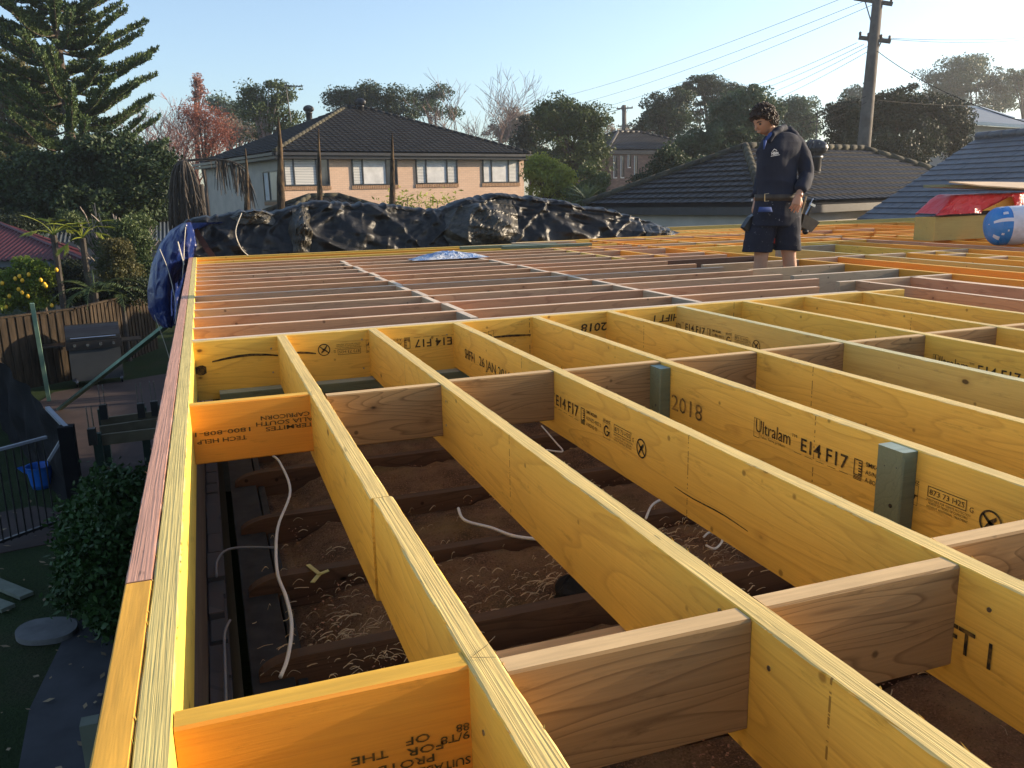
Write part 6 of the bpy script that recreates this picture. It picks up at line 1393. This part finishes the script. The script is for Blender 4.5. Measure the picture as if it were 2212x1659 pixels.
# hair: a cap of tight curls
mb = MB(); cap = MB(); rr = random.Random(12)
def scalp(th, ph, k=1.): x, y, z = math.sin(th)*math.cos(ph), math.sin(th)*math.sin(ph), math.cos(th); return x*.086*k, y*.103*k-.008, z*.120*k+.010
ball(cap, hp_(0, -.022, .030), (.083, .092, .098), (hr, hf, hu), 16); ball(cap, hp_(0, .045, .072), (.062, .048, .040), (hr, hf, hu), 10); ball(cap, hp_(0, -.075, -.02), (.058, .04, .06), (hr, hf, hu), 10)
n_ = 0
while n_ < 620:
    th = math.acos(rr.uniform(-.62, 1)); ph = rr.uniform(0, 6.283); X, Y, Z = scalp(th, ph, rr.uniform(.93, 1.19))
    if Y > .045 and Z < .050: continue
    if Z < -.045 and Y > -.03: continue
    if Z < .0 and Y > .012: continue
    if Y > .02 and abs(X) > .05 and Z < .02: continue
    n_ += 1; c_ = hp_(X, Y, Z); rad = rr.uniform(.007, .014); a1 = Vector((rr.gauss(0, 1), rr.gauss(0, 1), rr.gauss(0, 1))).normalized(); a2 = a1.orthogonal().normalized(); a3 = a1.cross(a2); t0 = rr.uniform(0, 6.28)
    mb.tube([c_+(a2*math.cos(t0+i*.75)+a3*math.sin(t0+i*.75))*rad+a1*(i-4)*.0026 for i in range(9)], [.0026]+[.0042]*7+[.002], 5)
mb.build('curls', M['hair'], solid(cap, 'hair', M['hair'], .006, 3, .004, 30), smooth=True).location = -PB
# jacket: torso, sleeves, collar and hood lying on the back
jk = MB(); X1 = Vector((1, 0, 0)); Y1 = Vector((0, 1, 0))
def ring(px0, px1, py, dep, dy=0.): a_ = pp(px0, py, dy); b_ = pp(px1, py, dy); return ((a_+b_)/2, (b_-a_)/2, Vector((0, dep, 0)))
loft(jk, [ring(1640, 1722, 424, .135), ring(1641, 1720, 408, .125), ring(1643, 1714, 385, .120), ring(1641, 1716, 350, .125), ring(1642, 1722, 325, .13), ring(1648, 1726, 308, .12), ring(1656, 1716, 296, .10), ring(1664, 1704, 288, .075)], 28)
limb(jk, [(pp(1708, 304, -.01), .070), (pp(1722, 318, -.02), .078), (pp(1734, 345, -.05), .070), (pp(1743, 370, -.08), .066), (pp(1743, 382, -.10), .062), (pp(1738, 394, -.14), .056), (pp(1731, 406, -.175), .048), (pp(1729, 410, -.185), .042)])
limb(jk, [(s2_+Vector((0, -.02, .03)), .068), (s2_.lerp(e2_, .5), .066), (e2_, .062), (e2_.lerp(k2, .5), .056), (k2+Vector((0, 0, .03)), .042)])
mb2 = [(pp(1690, 284, .05), .035), (pp(1704, 283, .05), .045), (pp(1714, 292, .04), .045), (pp(1718, 306, .03), .035)]
limb(jk, mb2); jk.tube([pp(1660, 306, -.085), pp(1668, 291, -.085), pp(1684, 279, -.04), pp(1694, 276, .03), pp(1688, 280, .09)], [.014, .020, .026, .028, .02], 10)
JK = solid(jk, 'jacket', M['navy'], .007, 3, .011, 5.0)
mb = MB(); mb.tube([pp(1655, 302, -.10), pp(1664, 290, -.092), pp(1676, 283, -.06)], [.012, .016, .014], 8); mb.tube([pp(1650, 322, -.125), pp(1653, 304, -.11)], [.006, .014], 8); o = mb.build('shirt_collar', M['shirt'], PE, smooth=True); o.location = -PB
# badge on the chest
fs_ = Vector((.88, -.47, 0)); bo = pp(1666, 338, -.155)
mb = MB(); mb.M = Matrix.Translation(bo-PB) @ Matrix((Vector((1, .0, .14)).normalized(), Vector((-.14, 0, 1)).normalized(), Vector((0, -1, 0)))).transposed().to_4x4()
vs, fs = glyphs('Hibbs', .03); mb.add([(x*.030+.004, y*.036+.010, 0) for x, y, z in vs], fs)
for a_, b_ in (((.012, .036), (.036, .052)), ((.036, .052), (.062, .036))): dx, dy_ = b_[0]-a_[0], b_[1]-a_[1]; mb.add([(a_[0], a_[1], 0), (b_[0], b_[1], 0), (b_[0], b_[1]+.005, 0), (a_[0], a_[1]+.005, 0)], [(0,1,2,3)])
mb.add([(-.004, 0, 0), (.085, 0, 0), (.085, .004, 0), (-.004, .004, 0)], [(0,1,2,3)]); mb.build('badge', M['whitepaint'], JK)
# shorts, shirt tail, belt
so_ = MB(); loft(so_, [ring(1640, 1721, 424, .135), ring(1636, 1722, 445, .145), ring(1630, 1722, 470, .15), ring(1626, 1722, 488, .14)], 26)
loft(so_, [ring(1630, 1676, 470, .12, .03), ring(1617, 1670, 500, .115, .03), ring(1612, 1664, 525, .11, .03), ring(1609, 1662, 544, .11, .03)], 22); loft(so_, [ring(1672, 1722, 470, .12, -.02), ring(1675, 1722, 500, .115, -.03), ring(1676, 1722, 522, .11, -.03), ring(1677, 1724, 540, .105, -.03)], 22)
solid(so_, 'shorts', M['shorts'], .007, 2, .0055, 7, seed=4)
mb = MB(); loft(mb, [ring(1637, 1669, 458, .02, -.135), ring(1640, 1666, 447, .02, -.13)], 12); o = mb.build('shirt_tail', M['shirt'], PE, smooth=True); o.location = -PB
def beltring(py0, py1, ex): return [ring(1637-ex, 1724+ex, py1, .150), ring(1637-ex, 1724+ex, py0, .150)]
mb = MB(); loft(mb, beltring(420, 434, 0), 30); BLT = mb.build('tool_belt', M['leather'], PE, smooth=True); BLT.location = -PB
def lp(px, py, dy): return pp(px, py, dy)
mb = MB(); P4 = [lp(1652, 419, -.158), lp(1661, 418, -.165), lp(1661, 434, -.165), lp(1652, 435, -.158)]
mb.tube([P4[1], P4[0], P4[3], P4[2]], .0035, 6); mb.build('buckle', M['brass'], BLT)
mb = MB(); pq = [lp(1727, 434, -.07), lp(1762, 462, -.07), lp(1748, 500, -.06), lp(1722, 490, -.06)]
def box4(mb, P, th): mb.add([p+Vector((0, -th, 0)) for p in P]+[p+Vector((0, th, 0)) for p in P], [(0,1,2,3), (7,6,5,4), (0,4,5,1), (1,5,6,2), (2,6,7,3), (3,7,4,0)])
box4(mb, [lp(1731, 462, -.02), lp(1764, 480, -.02), lp(1746, 501, -.02), lp(1724, 490, -.02)], .045); box4(mb, [lp(1722, 434, .0), lp(1738, 436, .0), lp(1742, 470, .0), lp(1722, 474, .0)], .03); PO = mb.build('tool_pouch', M['leather'], BLT)
for a_, b_, r_, m_ in (((1735, 470), (1757, 428), .004, 'chrome'), ((1742, 474), (1755, 440), .009, 'leather'), ((1737, 470), (1750, 446), .006, 'chrome'), ((1727, 475), (1742, 424), .008, 'ply')):
    mb = MB(); mb.tube([lp(*a_, -.03), lp(*b_, -.03)], r_, 7); o = mb.build('tool', M[m_], PO)
mb = MB(); mb.bar(lp(1750, 441, -.03), lp(1760, 445, -.03), .018, .022); mb.build('hammer_head', M['chrome'], PO)
mb = MB(); ball(mb, lp(1740, 500, -.04), (.028, .028, .028), None, 8); mb.build('tape', M['black'], PO)
mb = MB(); mb.tube([lp(1722, 421, -.12), lp(1729, 424, -.13), lp(1731, 431, -.13), lp(1725, 436, -.13)], .008, 6); mb.build('clip', M['brass'], BLT)
mb = MB(); box4(mb, [lp(1628, 462, .05), lp(1618, 468, .05), lp(1603, 491, .05), lp(1613, 500, .05)], .03); mb.build('holster', M['black'], BLT)
mb = MB(); ball(mb, lp(1625, 432, .02), (.011, .006, .011), None, 8); mb.build('tape_button', M['whitepaint'], BLT)
mb = MB(); mb.add([lp(1670, 492, -.03), lp(1676, 494, -.03), lp(1674, 526, -.03), lp(1667, 524, -.03)], [(0,1,2,3)]); o = mb.build('red_rag', M['redtag'], PE); o.location = -PB

# ------------------------------------------------------------------ haze
mb = MB(); mb.box(-155, 195, -85, 195, -4.6, 17)
hz = bpy.data.materials.new('haze'); hz.use_nodes = True; hn = hz.node_tree; hn.nodes.remove(hn.nodes['Principled BSDF'])
vp = hn.nodes.new('ShaderNodeVolumePrincipled'); vp.inputs['Color'].default_value = (.92, .95, 1, 1); vp.inputs['Density'].default_value = .0007; vp.inputs['Anisotropy'].default_value = .6
hn.links.new(vp.outputs[0], hn.nodes['Material Output'].inputs['Volume']); hob = mb.build('haze', hz); hob['kind'] = 'stuff'; hob['label'] = 'thin pale morning haze over the gardens'
